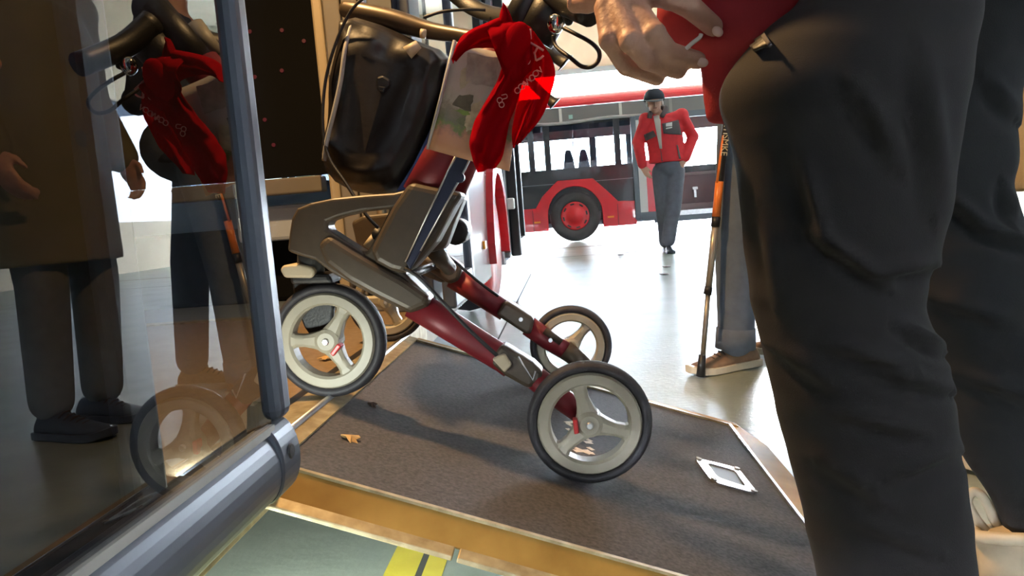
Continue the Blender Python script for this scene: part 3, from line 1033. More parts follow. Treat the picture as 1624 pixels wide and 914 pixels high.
def holed(name, outer, inner, Y, t, m, parent, **k):
    bm = B()
    O = [bm.verts.new(PX(x, y, Y)) for x, y in outer]
    I = [bm.verts.new(PX(x, y, Y)) for x, y in inner]
    eo = [bm.edges.new((O[i], O[(i + 1) % len(O)])) for i in range(len(O))]
    ei = [bm.edges.new((I[i], I[(i + 1) % len(I)])) for i in range(len(I))]
    bmesh.ops.triangle_fill(bm, edges=eo + ei, use_beauty=True)
    f = list(bm.faces)
    ex = bmesh.ops.extrude_face_region(bm, geom=f)
    bmesh.ops.translate(bm, verts=[v for v in ex['geom'] if isinstance(v, bmesh.types.BMVert)], vec=(0, t, 0))
    return obj(name, bm, m, parent, **k)


cast = holed('frame_casting', outer, inner, YN - 0.02, 0.045, M_taupe, rol, bevel=0.009, seg=3, label='taupe moulded side frame')
# raised seat-post housing
plate('post_housing', [(640, 300), (648, 288), (735, 306), (722, 325), (690, 385), (655, 425), (640, 436), (618, 430), (594, 417), (585, 398), (604, 360), (622, 326)],
      YN - 0.034, 0.07, M_taupe, rol, bevel=0.012, seg=3)
plate('lower_sleeve', [(500, 388), (519, 372), (560, 398), (600, 421), (640, 443), (684, 473), (676, 488), (650, 499), (600, 474), (552, 448), (515, 420)],
      YN - 0.030, 0.055, M_taupe, rol, bevel=0.012, seg=3)
# upright tube, red
tubeo('upright_tube', [PX(668, 312, YN), PX(700, 255, YN), PX(760, 150, YN), PX(812, 55, YN)], 0.034, M_red, rol, n=20, flat=0.75, updir=(0, 1, 0))
tubeo('handle_column', [PX(812, 55, YN), PX(840, 0, YN), PX(870, -55, YN)], [0.027, 0.025, 0.024], M_dark, rol, n=16)
# rear leg tube
tubeo('rear_leg_tube', [PX(655, 481, YN + 0.005), PX(720, 521, YN + 0.005), PX(800, 571, YN), PX(812, 580, YN)], [0.026, 0.025, 0.023, 0.023], M_red, rol, n=18, flat=0.8,
      updir=(0, 1, 0))
plate('brake_sleeve', [(797, 546), (846, 576), (862, 592), (858, 612), (836, 618), (800, 597), (778, 578), (784, 560)], YN - 0.02, 0.045, M_taupe, rol,
      bevel=0.008, seg=3)
tubeo('rear_leg_end', [PX(850, 600, YN), PX(890, 632, YN), PX(938, 668, YN + 0.01)], [0.021, 0.020, 0.018], M_red, rol, n=16)
tubeo('brake_spring', [PX(822, 566, YN - 0.03), PX(845, 603, YN - 0.03), PX(849, 589, YN - 0.03)], 0.0016, M_steel, rol, n=6)
plate('brake_block', [(780, 570), (800, 562), (812, 580), (800, 592)], YN - 0.03, 0.02, M_beigep, rol, bevel=0.003)
tubeo('axle', [(0.016, 1.13, ramp_z(.016) + WR / rdir.x), (0.016, 1.2, ramp_z(.016) + WR / rdir.x)], 0.008, M_alu, rol)
# brake cables
tubeo('brake_cable', [PX(642, 426, YN - 0.035), PX(665, 440, YN - 0.04), PX(700, 477, YN - 0.04), PX(745, 524, YN - 0.038), PX(788, 564, YN - 0.034)], 0.0035, M_dark, rol, n=8, sm=5)
tubeo('brake_cable', [PX(683, 388, YF - 0.06), PX(715, 410, YF - 0.06), PX(760, 448, YF - 0.05), PX(790, 470, YF - 0.04)], 0.0035, M_dark, rol, n=8, sm=5)
tubeo('front_cable', [PX(585, -10, 1.30), PX(556, 18, 1.30), PX(532, 70, 1.30), PX(516, 130, 1.30), PX(512, 200, 1.29), PX(522, 250, 1.28), PX(548, 290, 1.26),
                      PX(580, 340, 1.24), PX(600, 362, 1.24)], 0.003, M_dark, rol, n=8, sm=5)
tubeo('rear_cable', [PX(672, 28, 1.4), PX(700, 19, 1.4), PX(740, 15, 1.4), PX(770, 16, 1.4)], 0.003, M_dark, rol, n=8, sm=5)
# navy folding strap with pale edging along the post
nav = plate('folding_strap', [(735, 228), (753, 236), (738, 268), (667, 398), (650, 428), (643, 416), (711, 270)], YN - 0.05, 0.014, M_navy, rol, bevel=0.002)
tubeo('strap_edging', [PX(734, 226, YN - 0.052), PX(711, 270, YN - 0.052), PX(643, 416, YN - 0.052)], 0.0018, M_alu, nav, n=6)
tubeo('strap_edging', [PX(752, 238, YN - 0.052), PX(738, 268, YN - 0.052), PX(667, 398, YN - 0.052)], 0.0018, M_alu, nav, n=6)
p = PX(729, 282, YN - 0.052)
obj('strap_knob', disc(B(), p, 0.008, -0.006, 0.006, 16), M_navy, nav)
# front caster, near side
def caster(dx, dy, k, Y, full):
    f = lambda x, y: (x * k + dx, y * k + dy)
    neck = tubeo('caster_neck', [PX(*f(494, 396), Y), PX(*f(492, 445), Y)], 0.023 if full else 0.02, mat('neck_grey', (0.07, 0.07, 0.07), 0.4, 0.3), rol, n=18)
    plate('neck_cap', [f(*q) for q in ((443, 428), (448, 421), (475, 419), (495, 424), (499, 433), (494, 442), (450, 441))], Y - 0.03, 0.06, M_beigep, neck, bevel=0.008, seg=3)
    plate('caster_fork', [f(*q) for q in ((462, 440), (528, 440), (530, 470), (526, 525), (520, 545), (500, 545), (482, 520), (466, 480))], Y + 0.018 * 1.2, 0.014, M_dark, neck,
          bevel=0.004)
    plate('fork_bridge', [f(*q) for q in ((458, 436), (520, 434), (528, 450), (460, 452))], Y - 0.026, 0.06, M_dark, neck, bevel=0.006)


caster(0, 0, 1, 1.22, True)
# far side: casting, sleeve, leg tube
fc = plate('frame_casting', [(556, 352), (575, 342), (640, 335), (700, 330), (705, 345), (690, 395), (720, 425), (728, 440), (700, 450), (640, 425), (590, 400), (566, 395)], YF - 0.02, 0.04, M_taupe,
           rol, bevel=0.009, seg=3)
neck = tubeo('caster_neck', [PX(582, 388, YF), PX(585, 415, YF + .01)], 0.019, M_dark, rol)
plate('caster_fork', [(566, 412), (612, 412), (618, 440), (615, 485), (600, 488), (580, 460)], YF + 0.045, 0.014, M_dark, neck, bevel=0.004)
plate('post_housing', [(690, 300), (738, 309), (722, 350), (705, 395), (680, 402), (668, 392)], YF - 0.3, 0.06, M_taupe, rol, bevel=0.01, seg=3)
tubeo('upright_tube', [PX(712, 320, YF - 0.27), PX(738, 262, YF - 0.27), PX(790, 150, YF - 0.27), PX(838, 50, YF - 0.27)], 0.025, M_red, rol, n=16)
plate('latch_box', [(712, 352), (722, 345), (738, 352), (744, 366), (738, 382), (724, 391), (708, 387), (705, 376)], YF - 0.12, 0.08, M_dark, rol, bevel=0.012, seg=3)
tubeo('fold_bar', [PX(690, 400, YF - 0.24), PX(712, 425, YF - 0.05)], 0.018, M_taupe, rol)
plate('lower_sleeve', [(672, 398), (690, 392), (733, 424), (728, 446), (712, 452), (664, 420)], YF - 0.03, 0.06, M_taupe, rol, bevel=0.01, seg=3)
tubeo('pin', [PX(668, 403, YF - 0.06), PX(704, 424, YF - 0.06)], 0.009, M_grey, rol, n=10)
tubeo('rear_leg_tube', [PX(718, 440, YF), PX(760, 467, YF), PX(802, 494, YF)], [0.027, 0.026, 0.025], M_red, rol, n=18, flat=0.85, updir=(0, 1, 0))
plate('brake_sleeve', [(798, 478), (808, 480), (848, 506), (842, 532), (832, 530), (786, 500)], YF - 0.028, 0.055, M_taupe, rol, bevel=0.009, seg=3)
tubeo('rear_leg_tube', [PX(838, 517, YF), PX(870, 540, YF), PX(905, 562, YF)], [0.025, 0.024, 0.022], M_red, rol, n=18, flat=0.85, updir=(0, 1, 0))
tubeo('rear_leg_end', [PX(896, 555, YF), PX(918, 571, YF), PX(930, 580, YF)], [0.024, 0.022, 0.016], M_taupe, rol, n=16)
tubeo('brake_shoe', [PX(864, 524, YF - 0.02), PX(890, 543, YF - 0.02)], 0.009, M_taupe, rol, n=10)
for q in ((826, 507), (873, 540)):
    obj('rivet', disc(B(), PX(*q, YF - 0.03), 0.005, -0.002, 0.004, 12), M_alu, rol)
tubeo('cross_brace', [PX(600, 372, 1.25), PX(640, 395, YF - 0.02)], 0.012, M_dark, rol)
tubeo('cross_pin', [PX(582, 392, 1.28), PX(596, 374, 1.28)], 0.008, M_beigep, rol, n=10)
tubeo('support_post', [PX(697, 455, 1.9) if False else PX(640, 440, 1.3), PX(690, 420, YF)], 0.010, M_dark, rol)
# top: cross bar, grey post, grips, bell, brake lever
tubeo('cross_bar', [PX(546, 14, 1.40), PX(575, 22, 1.385), PX(625, 33, 1.37), PX(680, 48, 1.35), PX(730, 56, 1.32), PX(800, 66, 1.27), PX(845, 40, 1.23)],
      [0.015, 0.020, 0.020, 0.016, 0.013, 0.013, 0.013], mat('bar_bronze', (0.10, 0.075, 0.05), 0.35, 0.4), rol, n=16, sm=5)
tubeo('backrest_strap', [PX(700, -30, 1.5), PX(735, 2, 1.5), PX(770, 20, 1.45), PX(812, 24, 1.35), PX(850, 5, 1.3)], 0.017, M_dark, rol, n=14, sm=5, flat=0.5)
tubeo('height_post', [PX(808, 44, YN + 0.05), PX(835, -15, YN + 0.05)], 0.016, M_grey, rol, n=16)
tubeo('hand_grip', [PX(862, -30, 1.16), PX(895, 2, 1.12), PX(935, 22, 1.05)], [0.02, 0.019, 0.018], M_dark, rol, n=16, sm=4)
tubeo('column_clamp', [PX(848, 62, YN - 0.01), PX(890, -14, YN - 0.02)], 0.031, M_dark, rol, n=16)
bell = obj('bell', ell(B(), PX(881, 38, 1.10), (0.0125, 0.0125, 0.0145), seg=24), M_chrome, rol, smooth=True)
obj('bell_knob', ell(B(), PX(902, 33, 1.11), (0.007, 0.007, 0.007)), M_dark, bell, smooth=True)
tubeo('brake_lever', [PX(878, 56, 1.13), PX(879, 68, 1.13), PX(886, 78, 1.12), PX(905, 92, 1.10), PX(922, 105, 1.09), PX(938, 106, 1.08), PX(949, 96, 1.08), PX(950, 82, 1.08),
                      PX(938, 68, 1.09), PX(915, 55, 1.10), PX(893, 44, 1.12)], 0.0032, M_dark, rol, n=8, sm=5)
for (x0, y0), (x1, y1), r in (((878, 88), (895, 98), 0.014), ((864, 152), (878, 163), 0.011)):
    tubeo('adjusting_knob', [PX(x0 - 30, y0 - 30, 1.62), PX(x0, y0, 1.62), PX(x1, y1, 1.62), PX(x1 + 2, y1 + 2, 1.62)], [r * .9, r * .9, r * 1.1, r * 1.6], M_dark, rol, n=14)

# ------------------------------------------------------------------ bag hung in the rollator
bag = root('rollator_bag', 'shiny black bag hanging at the front of the rollator', 'bag', (-0.25, 1.45, 0.62))
bo = [(546, 34), (566, 30), (605, 44), (650, 62), (700, 80), (715, 96), (706, 140), (686, 195), (660, 255), (640, 290), (622, 303), (590, 304), (556, 300), (530, 288), (518, 270),
      (515, 245), (522, 190), (534, 110)]
rings = []
cx = sum(a for a, b in bo) / len(bo)
cy = sum(b for a, b in bo) / len(bo)
for Y, s in ((1.300, 0.55), (1.302, 0.78), (1.314, 0.92), (1.345, 1.0), (1.42, 1.03), (1.50, 1.02), (1.56, 0.97), (1.575, 0.85)):
    rings.append([PX(cx + (a - cx) * s, cy + (b - cy) * s, 1.36) * 1 + Vector((0, Y - 1.36, 0)) for a, b in bo])
bb = loft(B(), rings)
bmesh.ops.subdivide_edges(bb, edges=bb.edges, cuts=3, use_grid_fill=True, smooth=0.6)
for v in bb.verts:
    n = noise.noise(v.co * 14)
    v.co.y += n * 0.016 + 0.012 * abs(noise.noise(v.co * 22 + Vector((3, 1, 0))))
    v.co.x += noise.noise(v.co * 11 + Vector((5, 0, 0))) * 0.008
bago = obj('bag_body', bb, M_bag, bag, smooth=True)
tubeo('piping', [PX(556, 42, 1.32), PX(547, 80, 1.295), PX(540, 130, 1.285), PX(529, 180, 1.28), PX(518, 225, 1.285), PX(514, 255, 1.29)], 0.0042, M_grey, bag, n=8, sm=5)
clip = plate('clip_body', [(596, 122), (606, 119), (619, 126), (617, 136), (606, 148), (597, 142)], 1.295, 0.015, M_dark, bag, bevel=0.004)
plate('clip_tongue', [(600, 136), (612, 138), (608, 146), (600, 144)], 1.288, 0.01, M_busdark, clip, bevel=0.002)
tubeo('drain_plug', [PX(646, 84, 1.30), PX(664, 70, 1.30)], [0.012, 0.008], M_beigep, bag, n=14)
tubeo('plug_button', [PX(667, 53, 1.31), PX(675, 54, 1.31)], 0.008, M_beigep, bag, n=14)
plate('blue_lining', [(708, 100), (716, 100), (700, 175), (668, 250), (642, 300), (628, 304), (655, 262), (690, 190)], 1.34, 0.2, mat('lining_blue', (0.03, 0.06, 0.17), 0.7), bag)


# ------------------------------------------------------------------ flyer in a plastic sleeve
def flyer_material():
    m = bpy.data.materials.new('flyer_print')
    m.use_nodes = True
    nt = m.node_tree
    b = nt.nodes['Principled BSDF']
    b.inputs['Roughness'].default_value = 0.5
    b.inputs['Coat Weight'].default_value = 0.08
    uv = nt.nodes.new('ShaderNodeUVMap')
    sep = nt.nodes.new('ShaderNodeSeparateXYZ')
    nt.links.new(uv.outputs[0], sep.inputs[0])
    n = nt.nodes.new('ShaderNodeTexNoise')
    n.inputs['Scale'].default_value = 7
    n.inputs['Detail'].default_value = 8
    n.inputs['Roughness'].default_value = 0.7
    nt.links.new(uv.outputs[0], n.inputs['Vector'])
    ma = nt.nodes.new('ShaderNodeMath')
    ma.operation = 'MULTIPLY_ADD'
    ma.inputs[1].default_value = 0.42
    nt.links.new(n.outputs['Fac'], ma.inputs[0])
    nt.links.new(sep.outputs['Y'], ma.inputs[2])
    r = nt.nodes.new('ShaderNodeValToRGB')
    e = r.color_ramp.elements
    e[0].position = 0.0
    e[0].color = (0.52, 0.25, 0.12, 1)
    e[1].position = 1.0
    e[1].color = (0.48, 0.46, 0.42, 1)
    for pos, c in ((0.36, (0.50, 0.26, 0.14, 1)), (0.42, (0.38, 0.20, 0.13, 1)), (0.47, (0.15, 0.22, 0.06, 1)), (0.52, (0.15, 0.15, 0.09, 1)), (0.62, (0.22, 0.2, 0.14, 1)),
                   (0.70, (0.40, 0.37, 0.28, 1)), (0.82, (0.46, 0.42, 0.36, 1))):
        x = e.new(pos)
        x.color = c
    nt.links.new(ma.outputs[0], r.inputs['Fac'])
    nt.links.new(r.outputs['Color'], b.inputs['Base Color'])
    return m


YS = 1.125
fq = [(722, 66), (832, 92), (808, 272), (680, 237)]
bm = B()
uvl = bm.loops.layers.uv.new('UVMap')
NG = 10
gv = []
for j in range(NG + 1):
    for i in range(NG + 1):
        s, t = i / NG, j / NG
        p = (Vector((*fq[0], 0)) * (1 - s) + Vector((*fq[1], 0)) * s) * (1 - t) + (Vector((*fq[3], 0)) * (1 - s) + Vector((*fq[2], 0)) * s) * t
        q = PX(p.x, p.y, YS)
        q.y += 0.006 * math.sin(s * 3.1) - 0.004 * t
        gv.append(bm.verts.new(q))
for j in range(NG):
    for i in range(NG):
        f = bm.faces.new((gv[j * (NG + 1) + i], gv[j * (NG + 1) + i + 1], gv[(j + 1) * (NG + 1) + i + 1], gv[(j + 1) * (NG + 1) + i]))
        for l, (a, b) in zip(f.loops, ((i, j), (i + 1, j), (i + 1, j + 1), (i, j + 1))):
            l[uvl].uv = (a / NG, 1 - b / NG)
fly = root('flyer_sleeve', 'printed picture flyer in a clear plastic sleeve hanging on the rollator', 'flyer', PX(745, 250, YS))
obj('printed_sheet', bm, flyer_material(), fly, smooth=True, solid=0.0015)
tubeo('sleeve_edge', [PX(721, 64, YS - 0.003), PX(700, 152, YS - 0.003), PX(678, 237, YS - 0.003)], 0.0028, mat('sleeve_clear', (0.42, 0.43, 0.44), 0.2), fly, n=6)

pr = lambda c, r=0.6: mat('print_%d_%d_%d' % tuple(int(v * 999) for v in c), c, r, var=0.25, vscale=90)
for pts, c in ((((742, 84), (792, 92), (784, 140), (736, 128)), (0.36, 0.32, 0.27)), (((716, 112), (738, 108), (744, 128), (730, 142), (712, 134)), (0.42, 0.39, 0.25)),
               (((704, 146), (752, 152), (746, 176), (698, 166)), (0.09, 0.085, 0.05)), (((700, 168), (748, 178), (746, 183), (698, 173)), (0.16, 0.26, 0.05)),
               (((748, 162), (768, 160), (768, 204), (738, 208), (736, 190)), (0.44, 0.38, 0.24)), (((712, 186), (728, 184), (742, 192), (732, 200), (716, 196)), (0.13, 0.15, 0.07)),
               (((806, 190), (818, 192), (815, 224), (802, 220)), (0.22, 0.28, 0.10)), (((764, 96), (786, 100), (783, 122), (762, 118)), (0.30, 0.24, 0.20))):
    jit = []
    for (x0, y0), (x1, y1) in zip(pts, pts[1:] + pts[:1]):
        for t in (0.0, 0.2, 0.4, 0.6, 0.8):
            jit.append((x0 + (x1 - x0) * t + random.uniform(-2.2, 2.2), y0 + (y1 - y0) * t + random.uniform(-2.2, 2.2)))
    pts = jit
    b2 = B()
    prism(b2, [PX(x, y, YS - 0.0012) + Vector((0, 0.004 * math.sin((x - 700) / 115 * 3.1), 0)) for x, y in pts], (0, -0.0004, 0))
    obj('printed_shape', b2, pr(c), fly)

# ------------------------------------------------------------------ red scarf
scarf = root('scarf', 'sheer red printed scarf knotted around the rollator handle post', 'scarf', PX(800, 80, 1.08))


def ribbon(name, left, right, Y, amp, seed, parent, mtl, k=8, nu=14, fr=9.0):
    """hanging cloth between two edges, folds running along it"""
    L = smooth_pts([(a, b, 0) for a, b in left], k)
    R = smooth_pts([(a, b, 0) for a, b in right], k)
    n = min(len(L), len(R))
    bm = B()
    g = []
    for j in range(n):
        row = []
        for i in range(nu + 1):
            s = i / nu
            p = L[j] * (1 - s) + R[j] * s
            q = PX(p.x, p.y, Y)
            q.y += amp * math.sin(s * fr + seed + j * 0.11) * (0.4 + 0.6 * math.sin(PI * s)) + 0.4 * amp * noise.noise(Vector((s * 3, j * 0.2, seed)))
            q.y += 0.9 * amp * (s - 0.5) ** 2 * 4
            row.append(bm.verts.new(q))
        g.append(row)
    for j in range(n - 1):
        for i in range(nu):
            bm.faces.new((g[j][i], g[j][i + 1], g[j + 1][i + 1], g[j + 1][i]))
    return obj(name, bm, mtl, parent, smooth=True, solid=0.0012)


YC = 1.085
ribbon('wrap_loop', [(716, 98), (718, 78), (730, 55), (760, 38), (792, 26), (800, 24)], [(722, 94), (742, 78), (768, 74), (790, 76), (806, 84), (812, 82)], YC, 0.012, 0.5, scarf, M_scarf)
ribbon('wrap_loop', [(770, 40), (790, 34), (812, 32), (838, 40), (846, 50)], [(800, 120), (812, 126), (826, 122), (838, 112), (846, 104)], YC - 0.012, 0.012, 2.0, scarf, M_scarf)
obj('knot', ell(B(), PX(818, 72, YC - 0.012), (0.021, 0.012, 0.034), Matrix.Rotation(0.35, 3, 'Y'), 24), M_scarf, scarf, smooth=True)
ribbon('peak', [(797, 6), (793, 18), (790, 34)], [(800, 6), (808, 20), (814, 38)], YC, 0.006, 1.0, scarf, M_scarf)
ribbon('long_tail', [(800, 92), (785, 130), (765, 165), (750, 195), (744, 225), (749, 252), (757, 274)],
       [(834, 94), (828, 130), (818, 165), (806, 198), (800, 228), (794, 250), (784, 266)], YC, 0.012, 0.0, scarf, M_scarf)
ribbon('short_tail', [(828, 60), (830, 95), (824, 140), (816, 180), (811, 210), (813, 234)],
       [(846, 48), (872, 86), (880, 115), (872, 150), (858, 185), (824, 226)], YC + 0.012, 0.012, 3.0, scarf, M_scarf)
M_print = mat('scarf_print', (0.72, 0.36, 0.34), 0.7)
for s, x, y, sz, rot in (('O', 821, 144, 0.0125, 35), ('O', 827, 138, 0.0125, 35), ('A', 832, 135, 0.0125, 35), ('W', 838, 129, 0.0125, 35), ('O', 844, 124, 0.0125, 35),
                         ('O', 850, 117, 0.0125, 35), ('V', 857, 112, 0.0125, 40), ('G', 836, 97, 0.016, 80), ('N', 803, 90, 0.013, -20), ('O', 793, 159, 0.012, 100),
                         ('O', 796, 166, 0.012, 100), ('U', 801, 153, 0.012, 100)):
    Mx = Matrix.Translation(PX(x, y, YC - 0.012)) @ Matrix.Rotation(PI / 2, 4, 'X') @ Matrix.Rotation(math.radians(rot), 4, 'Z')
    text_mesh('printed_letter', s, sz, Mx, M_print, scarf)
for a, b, c in (((838, 66), (852, 74), (862, 80)), ((852, 76), (848, 84), (850, 96)), ((838, 84), (846, 84), (848, 84)), ((850, 96), (858, 92), (862, 88)), ((841, 46), (841, 54), (842, 62))):
    tubeo('printed_sprig', [PX(*q, YC - 0.012) for q in (a, b, c)], 0.0016, M_print, scarf, n=6)


# ------------------------------------------------------------------ people
def shoe(parent, heel, yaw, L, mu, ms, laces=True, loop=False, width=1.0):
    heel = Vector(heel)
    Rm = Matrix.Rotation(yaw, 3, 'Z')

    def T(x, y, z):
        return heel + Rm @ Vector((x, y, z))
    prof = [(0.0, .026, .062), (.05, .033, .082), (.18, .036, .092), (.32, .037, .094), (.45, .041, .080), (.58, .046, .064), (.74, .048, .052), (.88, .043, .045), (.97, .028, .036), (1.0, .012, .03)]
    rings = []
    for t, w, h in prof:
        w *= width * L / .29
        h *= L / .29
        rings.append([T(t * L, w * math.cos(a), 0.022 + (h - 0.022) * max(0, math.sin(a)) ** 0.75) for a in [PI * k / 10 for k in range(11)]]
                     + [T(t * L, -w * 0.6, 0.018), T(t * L, w * 0.6, 0.018)])
    up = obj('shoe', loft(B(), rings), mu, parent, smooth=True)
    rings = []
    for t, w, h in prof:
        w = (w + 0.006) * width * L / .29
        x = t * L + (-0.008 if t < 0.02 else (0.008 if t > 0.98 else 0))
        lift = 0.012 * max(0, (t - 0.75) / 0.25) ** 2
        rings.append([T(x, w, lift + 0.002), T(x, w, 0.026 + lift), T(x, 0, 0.028 + lift), T(x, -w, 0.026 + lift), T(x, -w, lift + 0.002), T(x, 0, lift)])
    obj('sole', loft(B(), rings), ms, up, bevel=0.003)
    if laces:
        for k in range(5):
            x = (0.40 + 0.065 * k) * L
            z = (0.092 - 0.0085 * k) * L / .29
            w = 0.026
            tubeo('lace', [T(x - .008, -w, z - .016), T(x, -w * .5, z - 0.002), T(x + .004, w * .5, z - 0.002), T(x - .004, w, z - .016)], 0.0028, M_lace, up, n=6)
    if loop:
        tubeo('heel_loop', [T(0.018, -0.004, 0.07), T(0.002, -0.004, 0.092), T(-0.008, -0.002, 0.115), T(0.0, 0.0, 0.128), T(0.012, 0.0, 0.118), T(0.022, 0.0, 0.092), T(0.03, 0.0, 0.075)], 0.006, ms, up, n=8, sm=4,
              flat=0.5)
        tubeo('collar', [T(0.002, 0.028, 0.080), T(0.0, 0, 0.076), T(0.002, -0.028, 0.080), T(0.05, -0.038, 0.085)], 0.008, ms, up, n=8, sm=4)
    return up


def hand_simple(bm, wrist, d, side, back, k=1.0):
    """relaxed hand: d along the fingers, side towards the thumb, back out of the back of the hand"""
    d, side, back = d.normalized(), side.normalized(), back.normalized()
    palm = wrist + d * 0.045 * k
    Rm = Matrix((d, side, back)).transposed()
    ell(bm, palm, (0.052 * k, 0.042 * k, 0.018 * k), Rm, 14)
    for i, (o, L) in enumerate(((0.028, .075), (0.010, .085), (-0.009, .078), (-0.027, .062))):
        a = palm + d * 0.036 * k + side * o * k
        b = a + d * L * 0.45 * k - back * 0.006 * k
        c = b + d * L * 0.32 * k - back * 0.020 * k
        e = c + d * L * 0.16 * k - back * 0.020 * k
        cap(bm, [a, b, c, e], [0.0098 * k, 0.0092 * k, 0.0085 * k, 0.0075 * k], 8)
    a = palm - d * 0.018 * k + side * 0.030 * k
    b = a + d * 0.026 * k + side * 0.022 * k - back * .008 * k
    c = b + d * 0.034 * k + side * 0.004 * k - back * .012 * k
    cap(bm, [a, b, c], [0.0125 * k, 0.011 * k, 0.0085 * k], 8)


def orings(pts, halfw, halfd, side, fwd, n=22):
    rings = []
    for p, a, b in zip(pts, halfw, halfd):
        rings.append([Vector(p) + side * a * math.cos(2 * PI * k / n) + fwd * b * math.sin(2 * PI * k / n) for k in range(n)])
    return rings


def head(bm, c, fwd, side, up, k=1.0):
    """skull, jaw, nose, ears; c is the middle of the head"""
    R3 = Matrix((fwd, side, up)).transposed()
    ell(bm, c + up * 0.02 * k - fwd * 0.008 * k, (0.098 * k, 0.076 * k, 0.098 * k), R3, 18)
    ell(bm, c - up * 0.05 * k + fwd * 0.022 * k, (0.066 * k, 0.060 * k, 0.066 * k), R3, 16)
    ell(bm, c - up * 0.092 * k + fwd * 0.052 * k, (0.026 * k, 0.03 * k, 0.02 * k), R3, 12)
    cap(bm, [c + fwd * 0.088 * k + up * 0.012 * k, c + fwd * 0.108 * k - up * 0.026 * k], [0.008 * k, 0.0135 * k], 10)
    ell(bm, c + fwd * 0.085 * k + up * 0.024 * k, (0.012 * k, 0.045 * k, 0.009 * k), R3, 12)
    ell(bm, c + fwd * 0.082 * k - up * 0.060 * k, (0.012 * k, 0.026 * k, 0.010 * k), R3, 12)
    for s in (-1, 1):
        ell(bm, c + side * s * 0.078 * k - fwd * 0.008 * k - up * .008 * k, (0.016 * k, 0.009 * k, 0.030 * k), R3, 10)


def person(root_o, J, fwd, m_top, m_leg, hem, voxel=0.011, headk=1.0, coat=1.0, top_name='jacket', legk=1.0, m_skin=None):
    """continuous body with fused garments as children; J holds the joints"""
    m_skin = m_skin or M_skin
    fwd = Vector(fwd).normalized()
    up = Vector((0, 0, 1))
    side = up.cross(fwd).normalized()     # to the person's left
    # body
    bm = B()
    hf = J.get('gaze', fwd).normalized()
    hs = up.cross(hf).normalized()
    head(bm, J['head'], hf, hs, hf.cross(hs).normalized(), headk)
    cap(bm, [J['head'] - up * 0.06 - fwd * 0.015, J['chest'] + up * 0.10], 0.052, 14)
    cap(bm, [J['chest'] + up * 0.08, J['chest'], J['pelvis']], [0.09, 0.10, 0.10], 16)
    for s in 'LR':
        cap(bm, [J['chest'] + up * .1, J['sh' + s], J['el' + s], J['wr' + s]], [0.05, 0.042, 0.034, 0.027], 12)
        cap(bm, [J['pelvis'], J['hip' + s], J['kn' + s], J['an' + s]], [0.08, 0.06, 0.045, 0.035], 12)
        d = (J['wr' + s] - J['el' + s])
        if ('hand' + s) in J:
            d, sd, bk = J['hand' + s]
        else:
            d = d.normalized()
            bk = (side if s == 'L' else -side)
            bk = (bk - d * bk.dot(d)).normalized()
            sd = (fwd - d * fwd.dot(d)).normalized()
        hand_simple(bm, J['wr' + s], d, sd, bk, 1.0)
    body = fuse('body', bm, m_skin, root_o, min(voxel, 0.008), 3)
    # trousers
    bm = B()
    ell(bm, J['pelvis'], (0.16, 0.16, 0.13), None, 18)
    for s in 'LR':
        cap(bm, [J['hip' + s], J['kn' + s], J['an' + s] + up * 0.02], [0.095 * legk, 0.075 * legk, 0.066 * legk], 16)
    fuse('trousers', bm, m_leg, root_o, voxel, 3)
    # jacket or coat
    bm = B()
    top = J['chest'] + up * 0.13
    pts = [hem, J['pelvis'] * 0.6 + J['chest'] * 0.4 if hem.z < (J['pelvis'] * 0.6 + J['chest'] * 0.4).z else hem.lerp(J['chest'], .4), J['chest'], J['chest'] + up * 0.09, top]
    loft(bm, orings(pts, [0.195 * coat, 0.19 * coat, 0.20 * coat, 0.17 * coat, 0.075], [0.145 * coat, 0.14 * coat, 0.135 * coat, 0.11 * coat, 0.075], side, fwd))
    for s in 'LR':
        cap(bm, [J['chest'] + up * .07, J['sh' + s], J['el' + s], J['wr' + s].lerp(J['el' + s], 0.06)], [0.09, 0.078 * coat, 0.066 * coat, 0.052 * coat], 16)
    jk = fuse(top_name, bm, m_top, root_o, voxel, 3)
    return body, jk


# ---- man walking towards the camera in front of the red bus
YM = 8.5
man = root('person', 'man in red jacket, navy cap and grey jeans walking in front of the red bus', 'person', (1.14, YM, 0))
q = lambda x, y, dy=0.0: PX(x, y, YM + dy)
up = Vector((0, 0, 1))
J = dict(head=q(1038, 163), chest=q(1052, 205, 0.02), pelvis=q(1060, 266, 0.03),
         shR=q(1024, 190, 0.02), elR=q(1012, 226, 0.04), wrR=q(1019, 263, -0.04),
         shL=q(1081, 183, 0.02), elL=q(1099, 217, 0.06), wrL=q(1087, 252, -0.04),
         hipR=q(1049, 274, 0.03), knR=q(1052, 330, -0.02), anR=q(1056, 386, 0.12),
         hipL=q(1071, 272, 0.03), knL=q(1068, 328, -0.12), anL=q(1060, 384, -0.14),
         gaze=Vector((-0.12, -1, -0.1)))
J['handR'] = (q(1026, 277, -0.05) - J['wrR'], Vector((0.9, -0.3, 0)), Vector((-0.4, -0.9, 0)))
J['handL'] = (q(1081, 264, -0.05) - J['wrL'], Vector((-0.9, -0.3, 0)), Vector((0.4, -0.9, 0)))
body, jk = person(man, J, (-0.05, -1, 0), M_jackbg, mat('jean_bluegrey', (0.11, 0.12, 0.15), 0.85, var=0.1, vscale=20), q(1058, 258, 0.03), voxel=0.014, headk=1.12, coat=1.07, legk=1.18)
tr = bvh(jk)
sh = patch('shirt_front', [(1036, 184), (1047, 182), (1050, 236), (1046, 236)], tr, M_shirt, man, 0.01)
patch('chest_panel', [(1050, 196), (1076, 190), (1081, 214), (1052, 212)], tr, M_jgrey, man, 0.008)
patch('chest_panel', [(1021, 214), (1036, 207), (1041, 216), (1024, 224)], tr, M_jgrey, man, 0.008)
